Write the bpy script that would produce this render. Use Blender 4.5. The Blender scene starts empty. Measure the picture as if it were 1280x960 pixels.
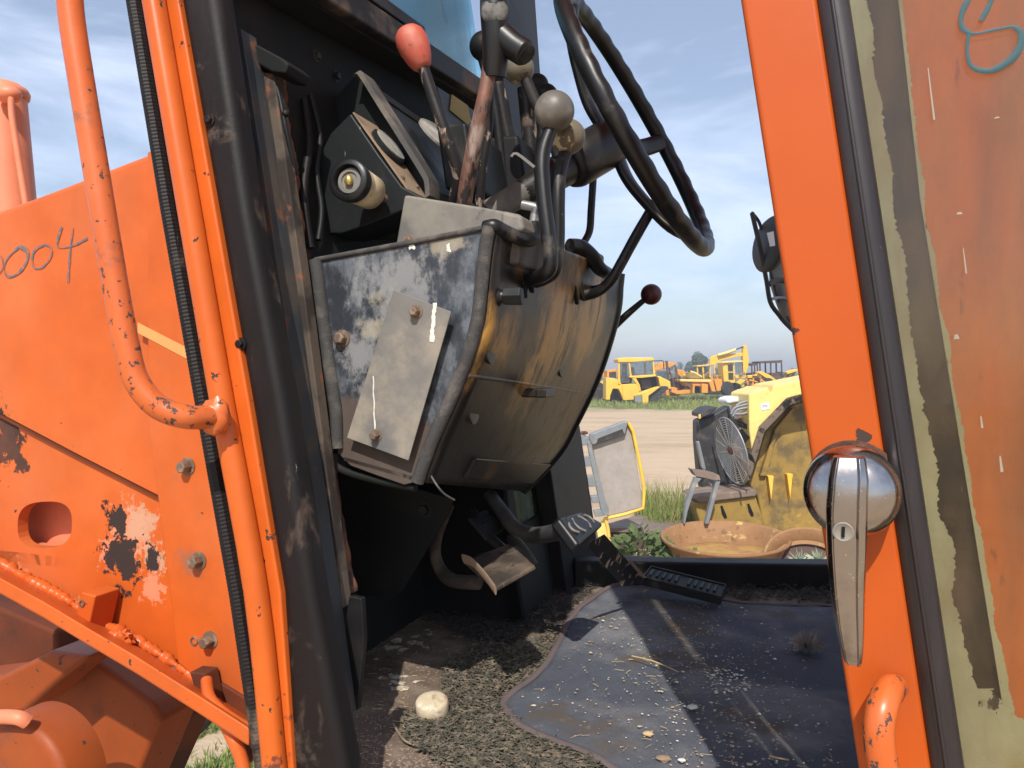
import bpy, bmesh, math, random
import numpy as np
from mathutils import Vector, Matrix, noise
R = math.radians
SC = bpy.context.scene
COL = SC.collection
random.seed(7); rng = np.random.default_rng(7)
H = 2.35            # camera height above the ground
F = 960.0           # focal length in photograph pixels

# ------------------------------------------------------------------ camera, sky, sun
cam = bpy.data.cameras.new('camera'); co = bpy.data.objects.new('camera', cam); COL.objects.link(co)
co.location = (0, 0, H); co.rotation_euler = (R(90), 0, 0)
cam.sensor_width = 36; cam.lens = 27; cam.shift_y = -15/1280
cam.clip_start = 0.01; cam.clip_end = 2000
SC.camera = co
SUN_D = Vector((.065, .68, -.72)).normalized()
sl = bpy.data.lights.new('sun', 'SUN'); sl.energy = 5.0; sl.angle = R(.55); sl.color = (1, .95, .87)
so = bpy.data.objects.new('sun', sl); COL.objects.link(so)
so.rotation_euler = SUN_D.to_track_quat('-Z', 'Y').to_euler()
world = bpy.data.worlds.new('World'); SC.world = world; world.use_nodes = True
wt = world.node_tree; wt.nodes.clear()
def wn(t, **k):
    n = wt.nodes.new(t)
    for a, b in k.items(): setattr(n, a, b)
    return n
sky = wn('ShaderNodeTexSky', sky_type='NISHITA', sun_disc=False)
sky.sun_elevation = math.asin(-SUN_D.z)
sky.sun_rotation = math.atan2(-SUN_D.x, -SUN_D.y)
sky.air_density = 1.0; sky.dust_density = 1.2; sky.ozone_density = 1.4
bg = wn('ShaderNodeBackground'); bg.inputs[1].default_value = .140
tc = wn('ShaderNodeTexCoord'); mp = wn('ShaderNodeMapping'); mp.inputs['Scale'].default_value = (1.0, 1.0, 3.2)
mp.inputs['Rotation'].default_value = (0, R(-12), 0)
ns = wn('ShaderNodeTexNoise'); ns.inputs['Scale'].default_value = 2.6; ns.inputs['Detail'].default_value = 7; ns.inputs['Roughness'].default_value = .58
ns.inputs['Distortion'].default_value = .4
cr = wn('ShaderNodeValToRGB'); cr.color_ramp.elements[0].position = .42; cr.color_ramp.elements[1].position = .74
cr.color_ramp.elements[0].color = (.20, .20, .20, 1); cr.color_ramp.elements[1].color = (.85, .85, .85, 1)
mx = wn('ShaderNodeMixRGB'); mx.inputs[2].default_value = (7.6, 8.5, 10.6, 1)
wo = wn('ShaderNodeOutputWorld')
L = wt.links.new
L(tc.outputs['Generated'], mp.inputs[0]); L(mp.outputs[0], ns.inputs[0]); L(ns.outputs[0], cr.inputs[0])
L(cr.outputs[0], mx.inputs[0]); L(sky.outputs[0], mx.inputs[1]); L(mx.outputs[0], bg.inputs[0]); L(bg.outputs[0], wo.inputs[0])
SC.view_settings.view_transform = 'Standard'; SC.view_settings.look = 'None'
SC.view_settings.exposure = 0.0; SC.view_settings.gamma = 1.0
SC.cycles.max_bounces = 8; SC.cycles.transparent_max_bounces = 12

# ------------------------------------------------------------------ places
def P(u, v, d):
    return Vector(((u-640)/F*d, d, H-(v-465)/F*d))
O = Vector((-.265, 1.02, H)); ER = Vector((.942, -.335, 0)); EA = Vector((.335, .942, 0)); UP = Vector((0, 0, 1)); LEAN = .155
EU = (UP - LEAN*ER)
FLOOR = H-.52
def C(r, a, h): return O + r*ER + a*EA + h*EU        # h relative to the camera height
def hit(u, v, p, n):
    o = Vector((0, 0, H)); d = Vector(((u-640)/F, 1, -(v-465)/F))
    return o + d*((p-o).dot(n)/d.dot(n))
def pa(u, v, a): return hit(u, v, O+a*EA, EA)         # on a plane that runs along the machine
NR = EA.cross(EU).normalized()
def pr(u, v, r): return hit(u, v, O+r*ER, NR)         # on a plane that runs across the cab
def pz(u, v, z): return hit(u, v, Vector((0, 0, z)), UP)

# ------------------------------------------------------------------ materials
MATS = {}
class NT:
    def __init__(s, name):
        s.m = bpy.data.materials.new(name); s.m.use_nodes = True; s.t = s.m.node_tree
        s.b = s.t.nodes['Principled BSDF']; s.tc = s.n('ShaderNodeTexCoord').outputs['Object']
    def n(s, ty, **k):
        x = s.t.nodes.new(ty)
        for a, b in k.items():
            if a.startswith('i_'):
                q = a[2:]; q = int(q) if q.isdigit() else q
                x.inputs[q].default_value = b
            else: setattr(x, a, b)
        return x
    def l(s, a, b): s.t.links.new(a, b)
    def noise(s, scale, det=5, rough=.6, st=None, off=0):
        mp = s.n('ShaderNodeMapping'); s.l(s.tc, mp.inputs[0])
        mp.inputs['Location'].default_value = (off, off*.7, off*1.3)
        if st: mp.inputs['Scale'].default_value = st
        x = s.n('ShaderNodeTexNoise'); x.inputs['Scale'].default_value = scale; x.inputs['Detail'].default_value = det; x.inputs['Roughness'].default_value = rough
        s.l(mp.outputs[0], x.inputs[0]); return x.outputs[0]
    def step(s, v, lo, hi):
        x = s.n('ShaderNodeMapRange', interpolation_type='SMOOTHSTEP'); s.l(v, x.inputs[0])
        x.inputs[1].default_value = lo; x.inputs[2].default_value = hi; return x.outputs[0]
    def math(s, op, a, b):
        x = s.n('ShaderNodeMath', operation=op)
        for i, q in enumerate((a, b)):
            if isinstance(q, (int, float)): x.inputs[i].default_value = q
            else: s.l(q, x.inputs[i])
        return x.outputs[0]
def srgb(r, g, b):
    f = lambda c: (c/255/12.92) if c <= 10 else ((c/255+.055)/1.055)**2.4
    return (f(r), f(g), f(b))
def M(name, base, rough=.5, metal=0, layers=(), bump=0, bscale=120, bst=None, coat=0, spec=.5, var=.12):
    """layers: (colour, scale, lo, hi, roughness, {st, spots, det, up}) painted one over the other by noise masks."""
    N = NT(name); t = N.b
    t.inputs['Metallic'].default_value = metal; t.inputs['Specular IOR Level'].default_value = spec
    t.inputs['Coat Weight'].default_value = coat; t.inputs['Coat Roughness'].default_value = .25
    col = N.n('ShaderNodeRGB'); col.outputs[0].default_value = (*base, 1); c = col.outputs[0]
    rv = N.n('ShaderNodeValue'); rv.outputs[0].default_value = rough; r = rv.outputs[0]
    if var:
        hv = N.n('ShaderNodeMixRGB', blend_type='MULTIPLY'); hv.inputs[0].default_value = 1
        mr = N.n('ShaderNodeMapRange'); N.l(N.noise(9, 6, .65, off=3), mr.inputs[0]); mr.inputs[1].default_value = .25; mr.inputs[2].default_value = .75
        mr.inputs[3].default_value = 1-var*1.5; mr.inputs[4].default_value = 1+var
        N.l(c, hv.inputs[1]); N.l(mr.outputs[0], hv.inputs[2]); c = hv.outputs[0]
    mtotal = None
    for i, ly in enumerate(layers):
        lc, sc, lo, hi, lr = ly[:5]; o = ly[5] if len(ly) > 5 else {}
        v = N.noise(sc, o.get('det', 6), o.get('nr', .62), o.get('st'), off=i*5.3+1)
        if 'spots' in o:
            acc = None
            for (p, rad) in o['spots']:
                ds = N.n('ShaderNodeVectorMath', operation='DISTANCE'); N.l(N.tc, ds.inputs[0]); ds.inputs[1].default_value = p
                q = N.math('SUBTRACT', 1, N.math('DIVIDE', ds.outputs['Value'], rad)); q = N.math('MAXIMUM', q, -.6)
                acc = q if acc is None else N.math('MAXIMUM', acc, q)
            v = N.math('ADD', v, N.math('MULTIPLY', acc, o.get('k', .5)))
        if 'zr' in o:      # dust gathers towards a height range
            sx = N.n('ShaderNodeSeparateXYZ'); N.l(N.tc, sx.inputs[0])
            q = N.n('ShaderNodeMapRange'); N.l(sx.outputs[2], q.inputs[0]); q.inputs[1].default_value = o['zr'][0]; q.inputs[2].default_value = o['zr'][1]
            v = N.math('ADD', v, N.math('MULTIPLY', q.outputs[0], o['zr'][2]))
        mk = N.step(v, lo, hi)
        if 'a' in o: mk = N.math('MULTIPLY', mk, o['a'])
        m1 = N.n('ShaderNodeMixRGB'); N.l(mk, m1.inputs[0]); N.l(c, m1.inputs[1]); m1.inputs[2].default_value = (*lc, 1); c = m1.outputs[0]
        m2 = N.n('ShaderNodeMix'); N.l(mk, m2.inputs[0]); N.l(r, m2.inputs[2]); m2.inputs[3].default_value = lr; r = m2.outputs[0]
        if o.get('chip'):
            mtotal = mk if mtotal is None else N.math('MAXIMUM', mtotal, mk)
    N.l(c, t.inputs['Base Color']); N.l(r, t.inputs['Roughness'])
    hgt = None
    if bump:
        hgt = N.math('MULTIPLY', N.noise(bscale, 5, .6, bst, off=9), bump)
    if mtotal is not None:
        q = N.math('MULTIPLY', mtotal, -.6); hgt = q if hgt is None else N.math('ADD', hgt, q)
    if hgt is not None:
        b = N.n('ShaderNodeBump'); b.inputs['Distance'].default_value = .0015; b.inputs['Strength'].default_value = .8; N.l(hgt, b.inputs['Height']); N.l(b.outputs[0], t.inputs['Normal'])
    MATS[name] = N.m; return N.m
def glass(name, tint, dirt=(.35, .36, .30), dirt_amt=.25, refl=.06, sc=6):
    N = NT(name); t = N.t; out = t.nodes['Material Output']; t.nodes.remove(N.b)
    tr = N.n('ShaderNodeBsdfTransparent'); tr.inputs[0].default_value = (*tint, 1)
    gl = N.n('ShaderNodeBsdfGlossy'); gl.inputs['Roughness'].default_value = .02
    df = N.n('ShaderNodeBsdfDiffuse'); df.inputs[0].default_value = (*dirt, 1)
    fr = N.n('ShaderNodeLayerWeight'); fr.inputs[0].default_value = .18
    m1 = N.n('ShaderNodeMixShader'); m2 = N.n('ShaderNodeMixShader')
    f = N.math('MINIMUM', N.math('ADD', fr.outputs['Fresnel'], refl), .9)
    N.l(f, m1.inputs[0]); N.l(tr.outputs[0], m1.inputs[1]); N.l(gl.outputs[0], m1.inputs[2])
    n1 = N.noise(sc, 7, .7, (1, 1, .35)); mk = N.math('MULTIPLY', N.step(n1, .35, .8), dirt_amt)
    N.l(mk, m2.inputs[0]); N.l(m1.outputs[0], m2.inputs[1]); N.l(df.outputs[0], m2.inputs[2]); N.l(m2.outputs[0], out.inputs[0])
    MATS[name] = N.m; return N.m

ORB = (.55, .102, .015); RUSTD = (.055, .035, .03); GRIME = (.035, .028, .026); PINK = (.62, .185, .07)
M('orange', ORB, .38, layers=[(PINK, 2.2, .45, .8, .5, {'a': .55}), ((.60, .10, .012), 5, .55, .8, .45, {'a': .5}), (RUSTD, 60, .70, .715, .8, {'chip': 1, 'det': 3}), ((.24, .085, .04), 9, .56, .78, .7, {'a': .55, 'det': 8})], bump=.2, bscale=60, coat=.1, spec=.28)
M('orange_frame', (.58, .112, .015), .35, layers=[((.6, .11, .015), 6, .5, .7, .5, {'a': .5}), (RUSTD, 50, .66, .675, .8, {'chip': 1, 'det': 4}), (GRIME, 30, .66, .72, .8, {'a': .8, 'zr': (H-.30, H-.55, .20)})], bump=.15, bscale=60, coat=.15, spec=.28)
M('orange_rail', (.60, .12, .022), .36, layers=[(PINK, 4, .5, .8, .5, {'a': .6}), ((.06, .045, .042), 70, .655, .67, .75, {'chip': 1, 'det': 5, 'nr': .7, 'zr': (H+.30, H+.02, .075)}), ((.11, .075, .06), 18, .60, .70, .75, {'a': .75, 'zr': (H+.30, H+.0, .05)})], bump=.2, bscale=80, coat=.1)
M('orange_mid', (.29, .060, .012), .5, layers=[((.30, .07, .02), 4, .48, .72, .6, {'a': .7, 'det': 8}), (RUSTD, 40, .66, .675, .8, {'chip': 1}), ((.14, .06, .04), 9, .58, .74, .8, {'a': .7})], bump=.3, bscale=50, spec=.28)  # darker orange copy: shade under the flange put into the base, grime over it
M('orange_dark', (.13, .032, .012), .8, layers=[((.035, .02, .015), 5, .45, .68, .85, {'a': .8}), (RUSTD, 22, .64, .68, .8, {'chip': 1})], bump=.4, bscale=40, spec=.28)  # darkest orange: shade beneath the machine put into the base, plus grime and rust
M('orange_streaked', (.66, .19, .035), .5, layers=[((.30, .12, .05), 7, .45, .7, .7, {'st': (1.5, 1.5, .25), 'a': .7}), ((.62, .24, .09), 10, .55, .75, .6, {'st': (1.5, 1.5, .2), 'a': .6}), ((.12, .06, .04), 30, .64, .72, .8, {'st': (1.2, 1.2, .4), 'a': .6})], bump=.2)
M('salmon', (.78, .24, .12), .5, layers=[((.5, .13, .06), 8, .55, .8, .6, {'a': .6})], bump=.1)
M('stripe', (.72, .33, .10), .45, layers=[(ORB, 20, .62, .68, .5)])
M('marker', (.11, .12, .135), .6, layers=[(ORB, 110, .50, .62, .5, {'a': .75}), (ORB, 30, .58, .70, .5, {'a': .6})])
M('rubber', (.0085, .0065, .0065), .55, layers=[((.05, .038, .033), 9, .5, .8, .8, {'a': .5, 'st': (1, 1, .3)}), ((.40, .36, .34), 80, .665, .71, .8, {'st': (1, 1, .12), 'a': .7, 'nr': .75}), ((.13, .085, .06), 26, .60, .72, .85, {'a': .5, 'det': 8, 'st': (1, 1, .4)}), ((.16, .12, .09), 12, .62, .80, .9, {'zr': (H-.25, H-.58, .30)})], bump=.3, bscale=200, spec=.28)
M('rubber_seal', (.020, .015, .016), .40, layers=[((.09, .075, .075), 5, .45, .8, .5, {'a': .6, 'st': (3, 3, .4)}), ((.5, .47, .45), 150, .755, .775, .8, {'a': .6})], bump=.1, bscale=100, spec=.5)
M('black', (.009, .009, .010), .55, layers=[((.045, .037, .03), 10, .48, .78, .8, {'a': .6}), ((.30, .29, .27), 90, .70, .76, .8, {'st': (1, 1, .2), 'a': .6})], bump=.25, bscale=150, spec=.28)
M('black_gloss', (.009, .009, .010), .40, layers=[((.12, .10, .08), 18, .58, .72, .8, {'a': .7}), ((.45, .40, .35), 110, .72, .76, .8, {'a': .6})], bump=.12, bscale=150)
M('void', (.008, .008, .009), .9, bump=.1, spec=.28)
M('dash', (.012, .014, .015), .48, layers=[((.11, .09, .07), 12, .54, .76, .8, {'a': .6, 'st': (1, 1, .5)}), ((.55, .52, .48), 120, .70, .75, .8, {'st': (1, 1, .12), 'a': .7})], bump=.3, bscale=160, spec=.28)
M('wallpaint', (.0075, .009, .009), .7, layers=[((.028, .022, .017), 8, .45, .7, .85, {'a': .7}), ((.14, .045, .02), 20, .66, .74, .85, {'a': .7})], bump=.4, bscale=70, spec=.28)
M('rust', (.20, .08, .04), .9, layers=[((.05, .025, .018), 30, .45, .6, .9), ((.25, .10, .05), 45, .6, .7, .9, {'a': .7})], bump=1.5, bscale=90)
M('dusty_gray', (.10, .098, .092), .65, layers=[((.27, .245, .20), 6, .40, .66, .85, {'a': .75}), ((.03, .032, .036), 22, .60, .72, .6, {'a': .7}), ((.5, .48, .44), 130, .73, .77, .8, {'st': (1, 1, .15), 'a': .5})], bump=.35, bscale=120)
M('plate_gray', (.17, .16, .145), .6, layers=[((.33, .28, .21), 8, .44, .66, .85, {'a': .8, 'det': 10, 'nr': .72}), ((.10, .105, .115), 9, .55, .72, .6, {'a': .7}), ((.12, .10, .08), 14, .62, .75, .8, {'a': .6}), ((.6, .58, .54), 140, .73, .77, .8, {'st': (1, 1, .15), 'a': .6})], bump=.25, bscale=120)
M('bird_white', (.68, .66, .58), .8, bump=.3)
_fp = lambda u, v, t, r: (tuple(C(0, 0, 0)*0+hit(u, v, pa(610, 300, 0).lerp(pa(770, 345, .66), t), (pa(770, 345, .66)-pa(610, 300, 0)).cross(EU).normalized())), r)
M('amber_face', (.016, .013, .011), .36, layers=[((.50, .27, .070), 5, .52, .76, .40, {'spots': [_fp(612, 410, .1, .10), (_fp(705, 400, .5, .13)), _fp(745, 400, .7, .10), _fp(700, 490, .5, .10), _fp(640, 320, .2, .06), _fp(660, 420, .3, .10)], 'k': .30, 'det': 7}),  # amber patches: worn ochre and bounced glow, both put into the colour
   ((.018, .014, .011), 30, .50, .66, .45, {'st': (1.3, 1.3, .22), 'a': .85}), ((.012, .010, .009), 9, .60, .68, .45, {'a': .9, 'det': 8}),
   ((.30, .20, .08), 60, .70, .78, .5, {'st': (1.4, 1.4, .10), 'a': .5})], bump=.25, bscale=90, bst=(1, 1, .3))
M('dark_face', (.016, .013, .011), .4, layers=[((.14, .08, .025), 7, .52, .68, .5, {'st': (2, 2, .5), 'a': .8})], bump=.3, bscale=90)
M('trim', (.05, .048, .046), .8, layers=[((.16, .14, .12), 30, .45, .7, .9, {'a': .7})], bump=1.2, bscale=420)
M('worn_pedal', (.045, .034, .027), .7, layers=[((.16, .115, .08), 14, .44, .66, .85, {'a': .85, 'det': 8}), ((.03, .024, .02), 40, .58, .66, .7)], bump=.8, bscale=160)
M('sill', (.014, .014, .015), .6, layers=[((.20, .15, .11), 7, .50, .66, .85, {'a': .7, 'det': 8}), ((.10, .05, .03), 20, .6, .7, .85, {'a': .7})], bump=.5, bscale=90, spec=.3)
M('jamb_blue', (.035, .042, .048), .6, layers=[((.08, .06, .045), 12, .45, .65, .8, {'a': .8, 'det': 8}), ((.16, .065, .03), 24, .56, .66, .9)], bump=.4)
M('jamb_brown', (.10, .075, .055), .8, layers=[((.03, .022, .018), 14, .48, .62, .8, {'det': 8}), ((.22, .085, .04), 24, .58, .68, .9)], bump=.5)
M('cowl_dust', (.05, .047, .043), .7, layers=[((.17, .145, .115), 12, .46, .66, .85, {'a': .8, 'det': 8})], bump=.4)
M('fluff_gray', (.36, .31, .27), .9)
M('bolt', (.20, .14, .10), .55, .4, layers=[((.32, .24, .17), 60, .5, .65, .8), ((.10, .05, .03), 90, .6, .7, .9)], bump=.5, bscale=300)
M('knob_gray', (.13, .12, .105), .45, layers=[((.30, .27, .22), 22, .45, .72, .6, {'a': .6}), ((.05, .045, .04), 60, .66, .72, .6, {'a': .7})], bump=.12, bscale=200)
M('knob_cream', (.17, .145, .10), .42, layers=[((.60, .54, .33), 24, .60, .63, .5), ((.04, .035, .03), 50, .62, .70, .6, {'a': .8})], bump=.2)
M('grip_dust', (.045, .043, .042), .7, layers=[((.22, .21, .195), 40, .42, .62, .8, {'a': .7})], bump=.2)
M('knob_red', (.50, .10, .065), .5, layers=[((.62, .25, .16), 12, .5, .7, .7, {'a': .7}), ((.22, .06, .04), 60, .64, .72, .7, {'a': .7})], bump=.05)
M('maroon', (.085, .016, .018), .4, bump=.1)
M('worn_red', (.17, .085, .06), .55, .2, layers=[((.020, .017, .016), 26, .50, .54, .5, {'st': (1, 1, .35), 'det': 9, 'nr': .7, 'zr': (H+.32, H+.16, .10)}), ((.40, .33, .29), 50, .52, .66, .5, {'st': (1, 1, .25), 'a': .8}), ((.30, .13, .08), 16, .55, .66, .6, {'a': .7})], bump=.4, bscale=200)
M('worn_black', (.022, .02, .02), .42, layers=[((.34, .26, .20), 60, .58, .62, .7, {'st': (1, 1, .4)}), ((.20, .13, .09), 20, .60, .70, .7, {'a': .7})], bump=.3, bscale=200, spec=.28)
M('aluminium', (.45, .44, .42), .4, .7, bump=.2)
M('cream_plastic', (.56, .47, .30), .4, layers=[((.30, .24, .15), 25, .5, .7, .6, {'a': .7})], bump=.1)
M('brass', (.60, .46, .16), .35, .7)
M('gauge_glass', (.30, .29, .26), .15, layers=[((.5, .46, .38), 40, .45, .7, .7, {'a': .7})])
M('dust_tan', (.27, .19, .125), .85, layers=[((.10, .07, .05), 20, .5, .7, .85, {'a': .6})], bump=.4)
M('chrome', (.40, .375, .36), .17, 1.0, layers=[((.20, .17, .155), 30, .48, .72, .42, {'a': .8, 'det': 9}), ((.5, .42, .38), 260, .64, .70, .7)], bump=.06, bscale=260, var=.05)
M('floor', (.11, .078, .055), .9, layers=[((.25, .19, .14), 7, .42, .62, .95, {'a': .8}), ((.045, .034, .028), 18, .56, .68, .95, {'a': .6}), ((.50, .46, .38), 26, .70, .73, .9, {'spots': [(tuple(pz(500, 800, FLOOR)), .12), (tuple(pz(490, 850, FLOOR)), .10)], 'k': .16})], bump=2.0, bscale=130)
M('carpet', (.115, .125, .152), .98, layers=[((.29, .285, .29), 5, .42, .68, .98, {'a': .7}), ((.15, .115, .08), 7, .52, .68, .98, {'a': .75}), ((.26, .22, .17), 60, .60, .70, .98, {'a': .5}), ((.33, .27, .20), 180, .70, .74, .95, {'a': .7})], bump=3.0, bscale=900, spec=.1)
M('carpet_edge', (.16, .125, .12), .95, bump=2.0, bscale=700, spec=.1)
M('husk', (.062, .056, .038), .8, layers=[((.19, .15, .105), 70, .45, .62, .9, {'a': .85}), ((.09, .095, .045), 22, .62, .70, .8, {'a': .6})], var=.3)
M('husk_dark', (.035, .030, .026), .9, var=.3)
M('crumb', (.42, .33, .22), .9, var=.4, layers=[((.7, .66, .55), 80, .5, .6, .9)])
M('puck', (.56, .46, .31), .7, layers=[((.30, .21, .12), 60, .50, .62, .85, {'a': .75, 'det': 8}), ((.78, .72, .58), 25, .55, .7, .7, {'a': .6})], bump=.6, bscale=160)
M('straw', (.52, .38, .20), .8)
M('sealant', (.50, .57, .46), .7, layers=[((.36, .29, .13), 7, .52, .70, .8, {'a': .7}), ((.035, .032, .025), 26, .645, .66, .8, {'det': 8, 'nr': .7, 'st': (1, 1, .5)})], bump=.6, bscale=60)
M('teal_mark', (.02, .07, .085), .6)
M('yellow', (.86, .50, .05), .5, layers=[((.75, .52, .16), 1.2, .45, .75, .6, {'a': .6}), ((.45, .20, .04), 3.5, .64, .72, .8, {'a': .7})], bump=.1, bscale=10)
M('yellow_pale', (.84, .62, .20), .45, layers=[((.7, .5, .2), 2, .5, .8, .6, {'a': .5})])
M('yellow_dirty', (.30, .19, .04), .65, layers=[((.10, .075, .04), 3, .45, .66, .8, {'a': .85}), ((.50, .34, .08), 9, .62, .72, .6, {'a': .6})], bump=.3, bscale=30)
M('yellow_orange', (.72, .30, .04), .6, layers=[((.40, .18, .05), 2.5, .55, .7, .8, {'a': .7})])
M('steel_dark', (.028, .028, .031), .55, layers=[((.12, .10, .08), 6, .5, .7, .8, {'a': .6})], bump=.2, bscale=40)
M('steel_gray', (.22, .235, .25), .5, .2, layers=[((.36, .34, .26), 4, .5, .7, .7, {'a': .7})], bump=.1)
M('panel_gray', (.34, .30, .27), .75, layers=[((.24, .20, .17), 3, .5, .8, .8, {'a': .6})], bump=.1)
M('rust_plate', (.20, .145, .115), .8, layers=[((.33, .27, .23), 3, .5, .7, .7, {'a': .8})], bump=.3, bscale=40)
M('rim_rust', (.30, .155, .065), .75, layers=[((.50, .33, .12), 5, .60, .68, .7, {'st': (1, 1, 2)}), ((.16, .075, .04), 8, .56, .68, .85, {'a': .8})], bump=.6, bscale=30)
M('rim_in', (.40, .24, .07), .7, layers=[((.33, .15, .07), 3.5, .48, .62, .8), ((.16, .08, .04), 9, .60, .70, .85, {'a': .7})], bump=.5, bscale=30)
M('burnt', (.09, .055, .045), .8, layers=[((.20, .11, .08), 3, .5, .7, .8)])
M('tyre', (.03, .028, .027), .85, layers=[((.12, .10, .085), 6, .5, .7, .9, {'a': .6})], bump=.5, bscale=30)
M('white_label', (.72, .72, .74), .6, var=.02)
M('wire', (.55, .54, .50), .5, .3)
M('leaf', (.075, .11, .028), .7, var=.35)
M('leaf_pale', (.33, .40, .27), .6, var=.15)
M('grass', (.22, .29, .075), .8, var=.35)
M('grass_dry', (.26, .22, .085), .85, var=.3)
M('treeleaf', (.055, .09, .045), .8, var=.3)
M('bark', (.10, .08, .06), .9, bump=1, bscale=6)
M('label_yellow', (.36, .27, .06), .7)
# ground
def ground_mat():
    N = NT('dirt'); t = N.b; t.inputs['Roughness'].default_value = .95; t.inputs['Specular IOR Level'].default_value = .15
    def mixc(a, col, mk):
        m = N.n('ShaderNodeMixRGB'); N.l(mk, m.inputs[0]); N.l(a, m.inputs[1]); m.inputs[2].default_value = (*col, 1); return m.outputs[0]
    c0 = N.n('ShaderNodeRGB'); c0.outputs[0].default_value = (.50, .375, .25, 1); c = c0.outputs[0]
    c = mixc(c, (.36, .26, .17), N.step(N.noise(.35, 8, .65, (.35, 1.6, 1)), .46, .70))
    c = mixc(c, (.56, .45, .32), N.math('MULTIPLY', N.step(N.noise(2.2, 8, .7, (.4, 1.6, 1)), .50, .7), .7))
    c = mixc(c, (.20, .145, .10), N.math('MULTIPLY', N.step(N.noise(9, 6, .7, (.5, 1.5, 1)), .60, .72), .7))
    c = mixc(c, (.13, .10, .07), N.math('MULTIPLY', N.step(N.noise(30, 3, .6), .68, .74), .6))
    # vegetation takes over beyond the yard and in patches near the machines
    sx = N.n('ShaderNodeSeparateXYZ'); N.l(N.tc, sx.inputs[0])
    far = N.step(N.math('ADD', sx.outputs[1], N.math('MULTIPLY', N.noise(.25, 5, .6), 14)), 52, 58)
    near = N.step(N.math('SUBTRACT', N.noise(.9, 6, .65, off=4), N.math('MULTIPLY', N.math('ABSOLUTE', N.math('SUBTRACT', sx.outputs[1], 5.5), 0), .035)), .44, .50)
    gm = N.n('ShaderNodeMixRGB'); N.l(N.step(N.noise(1.5, 6, .7, off=2), .42, .66), gm.inputs[0]); gm.inputs[1].default_value = (.12, .145, .045, 1); gm.inputs[2].default_value = (.24, .21, .10, 1)
    for mk in (far, near):
        m = N.n('ShaderNodeMixRGB'); N.l(mk, m.inputs[0]); N.l(c, m.inputs[1]); N.l(gm.outputs[0], m.inputs[2]); c = m.outputs[0]
    N.l(c, t.inputs['Base Color'])
    b = N.n('ShaderNodeBump'); b.inputs['Distance'].default_value = .05; b.inputs['Strength'].default_value = .7
    N.l(N.math('ADD', N.noise(3, 8, .7, (.5, 1.4, 1)), N.math('MULTIPLY', N.noise(25, 4, .6), .3)), b.inputs['Height']); N.l(b.outputs[0], t.inputs['Normal'])
    MATS['dirt'] = N.m
ground_mat()
glass('windscreen_glass', (.62, .90, .97), dirt=(.30, .46, .52), dirt_amt=.35, refl=.02)
glass('door_glass', (.84, .80, .72), dirt=(.22, .15, .09), dirt_amt=.26, refl=.04, sc=16)
glass('dirty_glass', (.55, .60, .50), dirt=(.30, .34, .25), dirt_amt=.8, refl=.03)
glass('cab_glass', (.60, .68, .70), dirt=(.3, .3, .28), dirt_amt=.3, refl=.08)

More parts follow.
